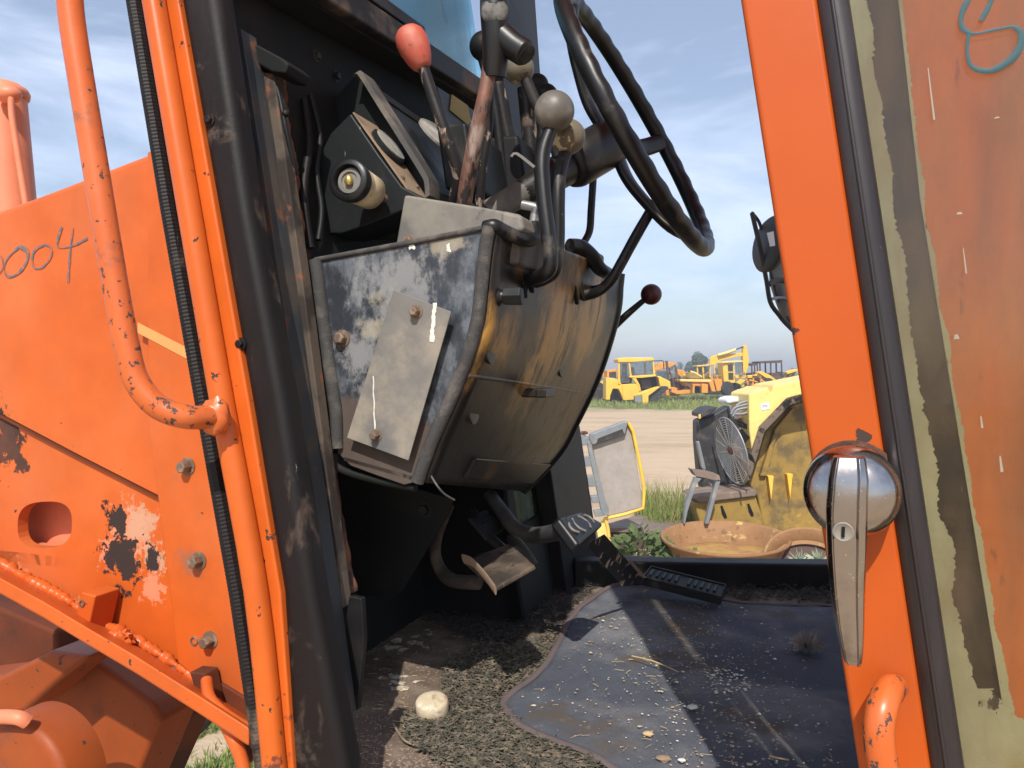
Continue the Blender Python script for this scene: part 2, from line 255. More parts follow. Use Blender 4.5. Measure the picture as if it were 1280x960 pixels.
# ------------------------------------------------------------------ mesh helpers
class MB:
    def __init__(s): s.v = []; s.f = []
    def add(s, vs, fs):
        k = len(s.v); s.v += [Vector(x) for x in vs]; s.f += [tuple(i+k for i in f) for f in fs]; return s
    def prism(s, pts, ext):
        n = len(pts); ext = Vector(ext); vs = [Vector(p) for p in pts] + [Vector(p)+ext for p in pts]
        fs = [tuple(range(n)), tuple(range(2*n-1, n-1, -1))] + [(i, i+n, (i+1) % n+n, (i+1) % n) for i in range(n)]
        return s.add(vs, fs)
    def box(s, c, x, y, z):
        c = Vector(c); x, y, z = Vector(x)/2, Vector(y)/2, Vector(z)/2
        return s.prism([c-x-y-z, c+x-y-z, c+x+y-z, c-x+y-z], 2*z)
    def abox(s, x0, x1, y0, y1, z0, z1):
        return s.prism([(x0, y0, z0), (x1, y0, z0), (x1, y1, z0), (x0, y1, z0)], (0, 0, z1-z0))
    def sweep(s, pts, rad, seg=14, flat=None, cap=True, closed=False, rfun=None):
        pts = [Vector(p) for p in pts]; n = len(pts)
        if not hasattr(rad, '__len__'): rad = [rad]*n
        tn = []
        for i in range(n):
            a = pts[(i-1) % n] if (i > 0 or closed) else pts[i]; b = pts[(i+1) % n] if (i < n-1 or closed) else pts[i]
            tn.append((b-a).normalized())
        u = tn[0].orthogonal().normalized()
        if flat is not None: u = (Vector(flat)-tn[0]*Vector(flat).dot(tn[0])).normalized()
        vs = []
        fl = getattr(s, 'asp', 1.0)
        for i in range(n):
            u = (u-tn[i]*u.dot(tn[i])).normalized()
            if flat is not None:
                q = Vector(flat)-tn[i]*Vector(flat).dot(tn[i])
                if q.length > .05: u = q.normalized()
            w = tn[i].cross(u)
            for k in range(seg):
                an = 2*math.pi*k/seg; r = rad[i]
                if rfun: r = r*rfun(i, an)
                vs.append(pts[i] + u*math.cos(an)*r*fl + w*math.sin(an)*r)
        fs = []
        m = n if closed else n-1
        for i in range(m):
            for k in range(seg):
                a = i*seg+k; b = i*seg+(k+1) % seg; j = ((i+1) % n)*seg
                fs.append((a, b, j+(k+1) % seg, j+k))
        if cap and not closed: fs += [tuple(range(seg-1, -1, -1)), tuple((n-1)*seg+k for k in range(seg))]
        return s.add(vs, fs)
    def ball(s, c, r, sc=(1, 1, 1), ax=None, seg=24, rings=14, jit=0):
        c = Vector(c); q = Vector(ax).normalized().to_track_quat('Z', 'Y') if ax is not None else None
        vs = []; fs = []
        for i in range(rings+1):
            th = math.pi*i/rings
            for k in range(seg):
                ph = 2*math.pi*k/seg
                p = Vector((math.sin(th)*math.cos(ph)*sc[0], math.sin(th)*math.sin(ph)*sc[1], math.cos(th)*sc[2]))*r
                if jit: p *= 1+jit*noise.noise(p*(3/r)+c*7)
                if q: p = q @ p
                vs.append(c+p)
        for i in range(rings):
            for k in range(seg):
                fs.append((i*seg+k, (i+1)*seg+k, (i+1)*seg+(k+1) % seg, i*seg+(k+1) % seg))
        return s.add(vs, fs)
    def lathe(s, c, ax, prof, seg=32):
        """prof: (distance along the axis, radius)"""
        c = Vector(c); q = Vector(ax).normalized().to_track_quat('Z', 'Y'); n = len(prof); vs = []; fs = []
        for (h, r) in prof:
            for k in range(seg):
                an = 2*math.pi*k/seg; vs.append(c + q @ Vector((r*math.cos(an), r*math.sin(an), h)))
        for i in range(n-1):
            for k in range(seg): fs.append((i*seg+k, i*seg+(k+1) % seg, (i+1)*seg+(k+1) % seg, (i+1)*seg+k))
        fs += [tuple(range(seg-1, -1, -1)), tuple((n-1)*seg+k for k in range(seg))]
        return s.add(vs, fs)
    def build(s, name, mat, parent=None, smooth=None, bevel=0, bseg=2, sub=0, label=None):
        me = bpy.data.meshes.new(name); me.from_pydata([tuple(v) for v in s.v], [], s.f); me.validate(); 
        bm = bmesh.new(); bm.from_mesh(me); bmesh.ops.remove_doubles(bm, verts=bm.verts, dist=1e-6); bmesh.ops.recalc_face_normals(bm, faces=bm.faces)
        if sub:
            bmesh.ops.subdivide_edges(bm, edges=bm.edges, cuts=sub, use_grid_fill=True)
        bm.to_mesh(me); bm.free()
        me.materials.append(MATS[mat] if isinstance(mat, str) else mat)
        o = bpy.data.objects.new(name, me); COL.objects.link(o)
        if smooth is None: smooth = False
        if smooth or bevel:
            me.polygons.foreach_set('use_smooth', [True]*len(me.polygons))
            me.set_sharp_from_angle(angle=R(32 if not smooth else 50))
        if bevel:
            md = o.modifiers.new('bevel', 'BEVEL'); md.width = bevel; md.segments = bseg; md.limit_method = 'ANGLE'; md.angle_limit = R(30); md.harden_normals = True
        if parent is not None:
            o.parent = parent
            b = parent; t = Matrix.Identity(4)
            o.matrix_parent_inverse = world_of(parent).inverted()
        if label: o['label'] = label
        return o
def world_of(o):
    m = Matrix.LocRotScale(o.location, o.rotation_euler, o.scale)
    return (world_of(o.parent) @ o.matrix_parent_inverse @ m) if o.parent else m
def thing(name, label, cat, loc, group=None):
    o = bpy.data.objects.new(name, None); COL.objects.link(o); o.location = loc; o.empty_display_size = .1
    o['label'] = label; o['category'] = cat
    if group: o['group'] = group
    return o
def tag(o, label, cat, group=None, kind=None):
    if label: o['label'] = label
    if cat: o['category'] = cat
    if group: o['group'] = group
    if kind: o['kind'] = kind
    return o
def cat_rom(pts, n=8, closed=False):
    pts = [Vector(p) for p in pts]; out = []; m = len(pts)
    rngs = range(m) if closed else range(m-1)
    for i in rngs:
        if closed: p0, p1, p2, p3 = pts[(i-1) % m], pts[i], pts[(i+1) % m], pts[(i+2) % m]
        else: p0 = pts[max(i-1, 0)]; p1 = pts[i]; p2 = pts[i+1]; p3 = pts[min(i+2, m-1)]
        for k in range(n):
            t = k/n
            out.append(.5*((2*p1)+(-p0+p2)*t+(2*p0-5*p1+4*p2-p3)*t*t+(-p0+3*p1-3*p2+p3)*t**3))
    if not closed: out.append(pts[-1])
    return out
def tubeP(name, pts, r, mat, parent, n=8, seg=14, asp=1, flat=None, label=None, plane=None):
    m = MB(); m.asp = asp
    q = [P(*p) if len(p) == 3 and not isinstance(p, Vector) else p for p in pts]
    m.sweep(cat_rom(q, n), r if not hasattr(r, '__len__') else list(np.interp(np.linspace(0, 1, (len(q)-1)*n+1), np.linspace(0, 1, len(r)), r)), seg, flat=flat)
    return m.build(name, mat, parent, smooth=True, label=label)
def slabA(name, px, a, th, mat, parent, bevel=.002, label=None, bseg=2):
    return MB().prism([pa(u, v, a) for u, v in px], EA*th).build(name, mat, parent, bevel=bevel, label=label, bseg=bseg)
def slabR(name, px, r, th, mat, parent, bevel=.002, label=None):
    return MB().prism([pr(u, v, r) for u, v in px], ER*th).build(name, mat, parent, bevel=bevel, label=label)
def slabD(name, px, d, th, mat, parent, bevel=.002, label=None, bseg=2):
    return MB().prism([P(u, v, d) for u, v in px], (0, th, 0)).build(name, mat, parent, bevel=bevel, label=label, bseg=bseg)
def bolt(p, n, r, parent, mat='bolt', name='bolt', h=None, hexa=True):
    h = h or r*.9; m = MB(); n = Vector(n).normalized()
    m.lathe(p, n, [(-.002, r*1.45), (r*.18, r*1.45), (r*.20, r*1.15)], 20)
    o = m.build(name, mat, parent, smooth=True)
    k = MB(); k.lathe(Vector(p)+n*r*.2, n, [(0, r), (h*.85, r), (h, r*.82)], 6 if hexa else 18)
    k.build('bolt_head', mat, o, bevel=r*.1)
    return o

# ================================================================== THE LOADER
loader = thing('wheel_loader', 'orange wheel loader in the foreground, its cab door swung open on worn controls', 'loader', C(.3, .3, -2.35+0))
loader.location = (0.1, 1.3, 0)
LD = loader
# ---- cab front pillar and door frame
def strip(name, top, bot, a, th, mat, bevel, ext=.06, mids=(), label=None, bseg=3):
    """a leaning strip between two pixel columns at the top and the bottom of the picture, carried on past both"""
    L0 = [(top[0], 0)] + [(m[1], m[0]) for m in mids] + [(bot[0], 960)]
    R0 = [(top[1], 0)] + [(m[2], m[0]) for m in mids] + [(bot[1], 960)]
    l = [pa(u, v, a) for u, v in L0]; r = [pa(u, v, a) for u, v in R0]
    for s in (l, r):
        s.insert(0, s[0]+(s[0]-s[1]).normalized()*.62); s.append(s[-1]+(s[-1]-s[-2]).normalized()*ext)
    vs = []; fs = []; n = len(l); E = EA*th
    for i in range(n): vs += [l[i], r[i], r[i]+E, l[i]+E]
    for i in range(n-1):
        for k in range(4): fs.append((i*4+k, i*4+(k+1) % 4, (i+1)*4+(k+1) % 4, (i+1)*4+k))
    fs += [(3, 2, 1, 0), tuple((n-1)*4+k for k in range(4))]
    return MB().add(vs, fs).build(name, mat, LD, bevel=bevel, bseg=bseg, label=label)
# ribbed edging on the outside of the frame
def ribbed():
    pts = []; 
    anchors = [(168, 0), (211, 260), (254, 500), (297, 740), (330, 960)]
    q = [pa(u, v, -.150) for u, v in anchors]
    q.insert(0, q[0]+(q[0]-q[1]).normalized()*.5); q.append(q[-1]+(q[-1]-q[-2]).normalized()*.08)
    path = []
    for i in range(len(q)-1):
        L_ = (q[i+1]-q[i]).length; k = max(2, int(L_/.0022))
        for j in range(k): path.append(q[i].lerp(q[i+1], j/k))
    path.append(q[-1])
    m = MB(); m.asp = 1.0
    m.sweep(path, [.0098 + (.0004 if i % 2 else 0) for i in range(len(path))], 10)
    m.build('ribbed_edging', 'rubber', LD, smooth=False)
ribbed()
q = [pa(u, v, -.165) for u, v in [(192, -520), (192, 0), (236, 260), (277, 500), (320, 740), (343, 960), (352, 1040)]]
q[0] = q[1]+(q[1]-q[2]).normalized()*.55
tubeP('door_frame_tube', q, .0132, 'orange_frame', LD, n=4, seg=20)
strip('door_frame_flange', (203, 223), (352, 366), -.155, .03, 'orange_frame', .003, mids=[(260, 247, 268), (500, 288, 310), (740, 331, 350)])
strip('cab_pillar', (222, 271), (362, 432), -.150, .040, 'rubber', .014, mids=[(260, 268, 310), (500, 310, 354), (740, 350, 391)], bseg=4)
strip('pillar_edge', (270, 283), (428, 440), -.100, .012, 'rubber', .002, mids=[(260, 309, 322), (500, 354, 366), (740, 392, 404)])
# grab rail
gp = [(62, -160), (84, -30), (92, 40), (118, 200), (143, 350), (160, 440), (172, 478), (197, 508), (232, 521), (264, 521), (276, 520)]
gd = [.80, .80, .80, .80, .80, .80, .80, .802, .81, .835, .85]
q = [P(u, v, d) for (u, v), d in zip(gp, gd)]
rail = tubeP('grab_rail', q, .0128, 'orange_rail', LD, n=8, seg=22)
MB().ball(P(269, 521, .838), .0165, (1, .8, 1.25), seg=18, rings=10, jit=.25).build('weld', 'orange_rail', rail, smooth=True)
# ---- inside strips between pillar and front wall
slabA('channel', [(286, 30), (302, 36), (347, 330), (394, 640), (430, 900), (408, 900), (372, 640), (328, 330)], -.07, .03, 'jamb_blue', LD, .002)
slabA('channel_strip', [(304, 80), (320, 84), (366, 380), (418, 760), (404, 760), (352, 380)], -.05, .02, 'jamb_blue', LD, .002)
slabA('channel_strip', [(320, 88), (342, 92), (382, 380), (430, 760), (418, 760), (366, 380)], -.035, .02, 'jamb_brown', LD, .002)
slabA('bracket', [(286, 36), (300, 44), (352, 72), (361, 80), (356, 92), (340, 90), (288, 62)], -.045, .05, 'wallpaint', LD, .003)
m = MB(); rp = [pa(u, v, .012) for u, v in [(347, 96), (352, 130), (360, 180), (367, 240), (372, 300), (378, 350), (384, 400), (392, 460), (402, 520), (412, 590), (424, 660), (430, 700), (436, 740)]]
pp = cat_rom(rp, 14); m.sweep(pp, [.008+.006*noise.noise(p*23)+.004*noise.noise(p*70) for p in pp], 12)
m.build('rusty_strip', 'rust', LD, smooth=True)
tubeP('cable', [pa(337, 84, -.03), pa(349, 120, -.03), pa(357, 160, -.03), pa(366, 200, -.02), pa(372, 218, -.01)], .003, 'dash', LD)
MB().ball(pa(357, 142, -.03), .005, seg=14, rings=8, jit=.2).build('cable_clip', 'black', LD, smooth=True)
# ---- front wall
def wallpt(u, v, r=0): return pr(u, v, r)
def ah(u, v, r=0):
    p = pr(u, v, r) - O; h = p.z; b = p - h*EU; return b.dot(EA), h
A1 = ah(640, 600)[0]; A2 = ah(673, 600)[0]; A3 = ah(722, 600)[0]; HW0 = ah(655, 656)[1]; HW1 = ah(655, 588)[1]
BN = ah(333, 0); BF = ah(604, 150)
def beam_h(a): return BN[1]+(BF[1]-BN[1])*(a-BN[0])/(BF[0]-BN[0])
aN = -.09
def wq(name, a0, a1, f0, f1, mat='wallpaint', th=-.03, r=0.0, bevel=0):
    MB().prism([C(r, a0, f0(a0)), C(r, a1, f0(a1)), C(r, a1, f1(a1)), C(r, a0, f1(a0))], ER*th).build(name, mat, LD, bevel=bevel)
cst = lambda v: (lambda a: v)
AB = A1-.06
wq('front_wall', aN, AB, cst(-.13), beam_h); wq('front_wall', AB, A1, cst(-.6), beam_h)
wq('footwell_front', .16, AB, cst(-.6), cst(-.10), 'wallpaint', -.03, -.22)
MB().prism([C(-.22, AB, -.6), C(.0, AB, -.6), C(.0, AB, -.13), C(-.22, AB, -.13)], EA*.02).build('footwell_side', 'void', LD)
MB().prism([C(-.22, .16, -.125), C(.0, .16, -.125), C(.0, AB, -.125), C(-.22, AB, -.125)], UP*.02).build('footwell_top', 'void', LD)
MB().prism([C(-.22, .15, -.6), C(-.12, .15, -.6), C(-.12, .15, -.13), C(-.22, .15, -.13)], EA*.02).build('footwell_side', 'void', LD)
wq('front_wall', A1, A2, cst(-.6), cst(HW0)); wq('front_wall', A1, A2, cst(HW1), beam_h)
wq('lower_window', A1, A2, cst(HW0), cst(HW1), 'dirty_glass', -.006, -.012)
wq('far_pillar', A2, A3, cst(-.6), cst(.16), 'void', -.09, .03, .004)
uA = ah(606, 60)[0]; uB = ah(650, 60)[0]
MB().prism([pr(597, -60, .0), pr(648, -60, .0), pr(668, 260, .0), pr(722, 660, .0), pr(676, 660, 0), pr(618, 260, .0)], ER*.045).build('far_pillar', 'black', LD, bevel=.004)
q = [pr(590, -330, .0), pr(640, -330, .0), pr(648, -60.5, .0), pr(597, -60.5, .0)]
MB().prism(q, ER*.045).build('far_pillar', 'black', LD, bevel=.004)
# sill beam below the windscreen
bt = beam_h
def beam(name, o0, o1, r0, r1, mat, bev=.004, a0=aN, a1=None):
    a1 = a1 or BF[0]
    sec = [(r0, o0), (r1, o0), (r1, o1), (r0, o1)]
    vs = [C(r, a, bt(a)+o) for a in (a0, a1) for r, o in sec]
    MB().add(vs, [(3, 2, 1, 0), (4, 5, 6, 7)]+[(k, (k+1) % 4, 4+(k+1) % 4, 4+k) for k in range(4)]).build(name, mat, LD, bevel=bev)
beam('windscreen_sill', .0, .045, -.03, .075, 'sill')
beam('windscreen_gasket', .045, .062, .005, .045, 'black', .006)
beam('sill_bracket', .062, .085, .01, .06, 'dash', .003, a0=.10, a1=.42)
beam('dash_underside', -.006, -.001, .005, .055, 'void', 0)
wq('windscreen', aN, BF[0]-.02, lambda a: beam_h(a)+.062, lambda a: 1.15, 'windscreen_glass', -.006, .02)
tubeP('wiper', [pr(548, -20, -.03), pr(553, 10, -.03), pr(559, 30, -.03)], .0045, 'black', LD, asp=.4)
slabR('caution_sticker', [(564, 118), (584, 132), (588, 152), (584, 156), (562, 138)], .085, .0015, 'label_yellow', LD, 0)
slabR('dash_panel', [(540, 108), (606, 150), (606, 205), (560, 175)], .075, .009, 'dash', LD, .002)
# roof, kept out of the picture but real: it shades the far half of the cab
MB().prism([C(-.2, -.20, 1.13), C(1.15, -.20, 1.13), C(1.15, .98, 1.13), C(-.2, .98, 1.13)], UP*.06).build('roof', 'orange', LD, bevel=.01)
# rear parts of the cab beyond the frame
MB().prism([C(.98, -.15, -.55), C(1.04, -.15, -.55), C(1.04, -.15, 1.13), C(.98, -.15, 1.13)], EA*.06).build('rear_pillar', 'orange', LD, bevel=.004)
MB().prism([C(.99, -.08, -.55), C(1.03, -.08, -.55), C(1.03, .98, -.55), C(.99, .98, -.55)], EU*.50).build('rear_wall', 'wallpaint', LD, bevel=.004)
MB().prism([C(.98, .92, -.55), C(1.04, .92, -.55), C(1.04, .92, 1.13), C(.98, .92, 1.13)], EA*.06).build('rear_pillar', 'orange', LD, bevel=.004)

for u, v in ((330, 700), (301, 430), (262, 150)):
    bolt(pa(u, v, -.151), -EA, .005, LD, 'rubber', 'screw')
for u, v in ((395, 70), (420, 95), (470, 110)):
    bolt(pr(u, v, .001), ER, .006, LD, 'dash', 'screw')
tubeP('wiring', [pr(388, 118, .006), pr(400, 170, .010), pr(396, 215, .008), pr(402, 262, .012), pr(398, 300, .01)], .004, 'black', LD)
tubeP('wiring', [pr(380, 125, .006), pr(386, 180, .012), pr(380, 240, .010), pr(388, 310, .01)], .0055, 'rubber', LD)
# ---- dash: hood and instrument box
def hood():
    # cowl shell: cheek plate + swept top strip running across the cab
    ck = [(422, 118), (447, 90), (455, 96), (545, 245), (520, 300), (440, 300), (400, 260), (372, 230), (365, 150)]
    slabA('cowl_cheek', ck, .16, .006, 'dash', LD, .002)
    near = [pa(u, v, .13) for u, v in [(446, 90), (450, 88), (455, 93), (475, 125), (505, 172), (531, 214), (536, 226), (537, 244)]]
    near = cat_rom(near, 3)
    m = MB(); n = len(near); vs = []
    nrm = Vector((.8, -.1, .5)).normalized()
    for p in near: vs += [p, p+EA*.035, p+EA*.035-nrm*.008, p-nrm*.008]
    fs = []
    for i in range(n-1):
        for k in range(4): fs.append((i*4+k, i*4+(k+1) % 4, (i+1)*4+(k+1) % 4, (i+1)*4+k))
    fs += [(3, 2, 1, 0), tuple((n-1)*4+k for k in range(4))]
    m.add(vs, fs).build('cowl_rim', 'cowl_dust', LD, bevel=.002)
    # dark fascia behind the rim, with a second gauge
    MB().prism([pa(u, v, .17) for u, v in [(452, 100), (540, 236), (520, 262), (430, 130)]], EA*.45).build('fascia', 'dash', LD, bevel=.004)
    MB().prism([pa(u, v, .17)+Vector((0, 0, .002)) for u, v in [(452, 96), (462, 112), (445, 116), (424, 120)]], EA*.50).build('cowl_top', 'black', LD, bevel=.004)
hood()
ib = [(438, 141), (474, 194), (503, 233), (529, 247), (505, 262), (462, 280), (428, 292), (405, 292), (388, 240), (396, 200), (413, 166)]
box = slabA('instrument_box', ib, .085, .075, 'dash', LD, .003)
# gauge face plate lying on the box's sloped face
gn0 = pa(438, 141, .085); gn1 = pa(503, 233, .085); gdir = (gn1-gn0).normalized(); gN = gdir.cross(EA).normalized()
if gN.x < 0: gN = -gN
m = MB().prism([gn0+EA*.003+gN*.001, gn1+gdir*.02+EA*.003+gN*.001, gn1+gdir*.02+EA*.072+gN*.001, gn0+EA*.072+gN*.001], gN*.003)
m.build('gauge_plate', 'dust_tan', box, bevel=.001)
gc = gn0.lerp(gn1, .42)+EA*.037+gN*.004
MB().lathe(gc, gN, [(0, .031), (.006, .031), (.008, .028)], 30).build('gauge_bezel', 'dash', box, smooth=True)
MB().lathe(gc+gN*.008, gN, [(0, .027), (.0015, .027), (.003, .018), (.0035, .004)], 30).build('gauge_lens', 'gauge_glass', box, smooth=True)
for f_ in (-.12, .78):
    bolt(gn0.lerp(gn1, .42+f_*.6)+EA*.012+gN*.004, gN, .003, box, 'bolt', 'screw')
bolt(gn0.lerp(gn1, .93)+EA*.05+gN*.004, gN, .003, box, 'bolt', 'screw')
MB().lathe(pa(402, 186, .10), -ER*.9-EA*.5+UP*.1, [(0, .011), (.008, .011), (.011, .008)], 18).build('plug', 'cream_plastic', box, smooth=True)
# key switch / light switch with cream barrel
ax = (P(428, 221, .985)-P(464, 241, 1.06)).normalized()
c0 = P(464, 241, 1.06); Ls = (P(428, 221, .985)-c0).length
sw = MB().lathe(c0, ax, [(0, .020), (.003, .0235), (Ls*.42, .0245), (Ls*.43, .0238), (Ls*.46, .0238), (Ls*.47, .0250), (Ls*.62, .0252)], 36).build('turn_switch', 'cream_plastic', LD, smooth=True)
MB().lathe(c0+ax*(Ls*.62+.0002), ax, [(0, .0265), (.004, .0275), (.016, .0275), (.018, .025), (.0185, .0205), (.008, .019)], 36).build('switch_collar', 'black_gloss', sw, smooth=True)
MB().lathe(c0+ax*(Ls*.62+.0092), ax, [(0, .0165), (.003, .0165), (.0035, .012), (.001, .011)], 30).build('switch_ring', 'plate_gray', sw, smooth=True)
MB().ball(c0+ax*(Ls*.62+.014), .0058, (1, 1.3, .8), ax=ax, seg=14, rings=8, jit=.2).build('switch_key', 'brass', sw, smooth=True)
tubeP('switch_stem', [P(460, 238, 1.055), P(480, 248, 1.08), P(505, 258, 1.11)], .0062, 'bolt', sw)

# ---- lever box on top of the console
lb = slabA('lever_box', [(505, 243), (604, 259), (651, 268), (652, 292), (648, 330), (490, 330)], .05, .10, 'dusty_gray', LD, .004)
bolt(pa(511, 302, .05), -EA, .0065, lb)
slabA('lever_box_end', [(625, 262), (652, 268), (655, 288), (625, 300)], .03, .05, 'plate_gray', LD, .006)

# ---- console
ne = [(612, 284), (607, 310), (603, 345), (597, 400), (583, 450), (561, 505), (540, 552), (522, 602)]
fe = [(771, 342), (769, 360), (767, 385), (757, 425), (740, 475), (716, 525), (694, 565), (650, 612)]
neP = [pa(u, v, 0.0) for u, v in ne]; feP = [pa(u, v, .66) for u, v in fe]
sp = [(393, 325), (470, 311), (540, 298)] + ne + [(505, 606), (470, 594), (438, 582), (422, 566), (420, 520), (410, 450), (402, 390)]

sc_sp = lambda *l: [(tuple(pa(u, v, 0)), r) for u, v, r in l]
M('console_side', (.028, .033, .042), .42, layers=[((.13, .145, .165), 14, .46, .62, .6, {'st': (1, 1, .6), 'a': .9, 'det': 10, 'nr': .72}),
    ((.235, .235, .235), 30, .54, .70, .8, {'a': .85, 'det': 10, 'nr': .75, 'spots': sc_sp((500, 350, .09), (450, 440, .07)), 'k': .22, 'st': (1, 1, .7)}),
    ((.36, .31, .22), 26, .60, .72, .85, {'a': .6, 'spots': sc_sp((470, 400, .05), (560, 300, .05)), 'k': .2}),
    ((.085, .060, .045), 7, .50, .60, .85, {'a': .9, 'spots': sc_sp((440, 560, .07), (545, 560, .05), (480, 590, .06)), 'k': .35}),
    ((.55, .53, .50), 120, .70, .75, .8, {'st': (1, 1, .15), 'a': .6})], bump=.3, bscale=140)
console = slabA('console_side', sp, 0.0, .006, 'console_side', LD, .001)
# face, lofted from near edge to far edge
nn = cat_rom(neP, 4); ff = cat_rom(feP, 4); K = 24
vs = []; fs = []
for i in range(len(nn)):
    for k in range(K+1):
        t = k/K; p = nn[i].lerp(ff[i], t)
        bulge = 0.010*math.sin(math.pi*t)
        # the crease that runs across the face
        vs.append(p + ER*(bulge + .006) + EA*.004*(1-t))
for i in range(len(nn)-1):
    for k in range(K): a = i*(K+1)+k; fs.append((a, a+1, a+K+2, a+K+1))
f = MB().add(vs, fs).build('console_face', 'amber_face', LD, smooth=True)
sm = f.modifiers.new('solid', 'SOLIDIFY'); sm.thickness = .005; sm.offset = -1
# far edge border, top and underside
tubeP('console_trim', [p+ER*.003 for p in ff[::2]], .014, 'black_gloss', LD, n=2, flat=EA, asp=.9)
tubeP('console_trim', [pa(394, 325, -.003), pa(398, 350, -.003), pa(404, 400, -.003), pa(412, 460, -.003), pa(420, 515, -.003), pa(421, 560, -.003)], .0085, 'trim', console, n=6)
tubeP('console_trim', [p-EA*.003+ER*.001 for p in neP], .0085, 'trim', console, n=6)
tubeP('console_top_edge', [pa(u, v, -.001) for u, v in [(394, 325), (470, 311), (540, 298), (608, 284)]], .0035, 'trim', console, n=4)
nt = neP[0]; ft = feP[0]; back = pa(393, 325, 0); backf = back + (ft-nt)
MB().prism([nt, back, back+(ft-nt)*.98, ft*.98+nt*.02], (0, 0, -.006)).build('console_top', 'dusty_gray', LD, bevel=.001)
nb = neP[-1]; fb = feP[-1]
MB().prism([nb, pa(430, 576, 0), pa(430, 576, 0)+(fb-nb)*1.0, fb], (0, 0, .005)).build('console_bottom', 'dark_face', LD)
# tubular rim along the console top near the levers and the ends that stand above it
tubeP('rim_tube', [pa(606, 284, .0), pa(618, 283, .0), pa(632, 290, .02), pa(650, 298, .04), pa(664, 300, .07), pa(668, 292, .09), pa(668, 278, .10)], [.008, .009, .009, .009, .009, .008, .006], 'black_gloss', LD, n=6)
tubeP('pull_handle', [pa(667, 282, .10), pa(669, 268, .10), pa(671, 259, .10)], .0065, 'aluminium', LD, n=4)
tubeP('pull_handle', [pa(653, 256, .10), pa(664, 258, .10), pa(676, 261, .10)], .0062, 'aluminium', LD, n=4)
tubeP('rim_tube', [pa(712, 308, .34), pa(726, 310, .36), pa(740, 322, .38), pa(750, 336, .40), pa(766, 345, .45)], [.013, .014, .014, .012, .010], 'black_gloss', LD, n=6)
slabA('console_tab', [(735, 312), (751, 317), (750, 338), (738, 335)], .5, .03, 'dust_tan', LD, .004)
# plate screwed to the console side
pp_ = [(500, 364), (571, 391), (517, 575), (442, 546)]
pl = MB().prism([pa(u, v, 0)-EA*.017 for u, v in [(500, 364), (571, 391), (518, 574), (442, 546)]], EA*.0025).build('cover_plate', 'plate_gray', console, bevel=.0008)
for u, v, o, r in ((528, 391, .017, .0062), (479, 543, .017, .0055), (428, 423, .0, .008)):
    bolt(pa(u, v, 0)-EA*o, -EA, r, console, 'bolt', h=.010)
def smear(u0, v0, u1, v1, w, off, par, mat='bird_white'):
    a_, b_ = pa(u0, v0, 0)-EA*off, pa(u1, v1, 0)-EA*off; m = MB(); m.asp = .12
    n = 14; pts = [a_.lerp(b_, i/n)+ER*.0005*math.sin(i*1.1) for i in range(n+1)]
    m.sweep(pts, [w*(.55+.45*abs(math.sin(i*1.3+1)))*(1.3 if i > n-3 else 1) for i in range(n+1)], 8, flat=EA); m.build('bird_dropping', mat, par, smooth=True)
smear(551, 380, 547, 428, .0030, .0175, console); smear(514, 303, 515, 311, .004, .0005, console); smear(560, 305, 561, 315, .0025, .0005, console); smear(475, 470, 477, 535, .0010, .0175, console)
# things on the console face
def fp(s, t):    # s along the profile 0..1, t across 0..1
    x = s*(len(nn)-1); i = min(int(x), len(nn)-2); q_ = x-i
    p = nn[i].lerp(nn[i+1], q_).lerp(ff[i].lerp(ff[i+1], q_), t)
    return p + ER*(.010*math.sin(math.pi*t)+.006)
def fh(u, v):    # the point of the face seen at a pixel
    best = None
    for i in range(0, 61):
        for k in range(0, 61):
            p = fp(i/60, k/60); y = p.y; uu = 640+p.x/y*F; vv = 465-(p.z-H)/y*F
            e = (uu-u)**2+(vv-v)**2
            if best is None or e < best[0]: best = (e, p)
    return best[1]
pk = fh(622, 372)
b0 = MB().lathe(pk, ER, [(0, .013), (.004, .012), (.006, .009), (.010, .008)], 20).build('stop_button', 'black_gloss', LD, smooth=True)
MB().lathe(pk+ER*.010-EA*.001, ER*1.0+EA*.1, [(0, .0115), (.022, .0125), (.024, .011)], 6).build('button_cap', 'dash', b0, bevel=.001)
for u, v, su, sv in ((613, 440, .010, .018), (590, 515, .012, .016), (701, 459, .007, .011)):
    m = MB(); c_ = fh(u, v)+ER*.001; m.lathe(c_, ER, [(0, .017), (.0025, .0165), (.003, .013)], 22)
    m.build('hole_cap', 'dark_face' if u < 600 else 'black_gloss', LD, smooth=True)
for u, v in ((652, 345), (660, 340), (716, 357), (723, 352)):
    c_ = fh(u, v); m = MB(); m.box(c_+ER*.002, ER*.006, EA*.008, EU*.062); m.build('lever_slot', 'void', LD, bevel=.002)
c_ = fh(648, 494)
MB().prism([c_, c_+EA*.03, c_+EA*.03+ER*.045, c_+ER*.045], UP*.013).build('step_block', 'dark_face', LD, bevel=.003)
MB().prism([c_+ER*.03-EA*.01, c_+EA*.04+ER*.03, c_+EA*.04+ER*.046, c_-EA*.01+ER*.046], UP*.014+EU*.0).build('block_cap', 'dark_face', LD, bevel=.003)
tubeP('crease_bead', [fp(.62, t/10)+ER*.002 for t in range(0, 11)], .004, 'amber_face', LD, n=1)
m = MB(); m.prism([fp(.90, .20), fp(.90, .98), fp(.97, .98), fp(.97, .20)], ER*.012).build('console_foot_rail', 'dark_face', LD, bevel=.003)
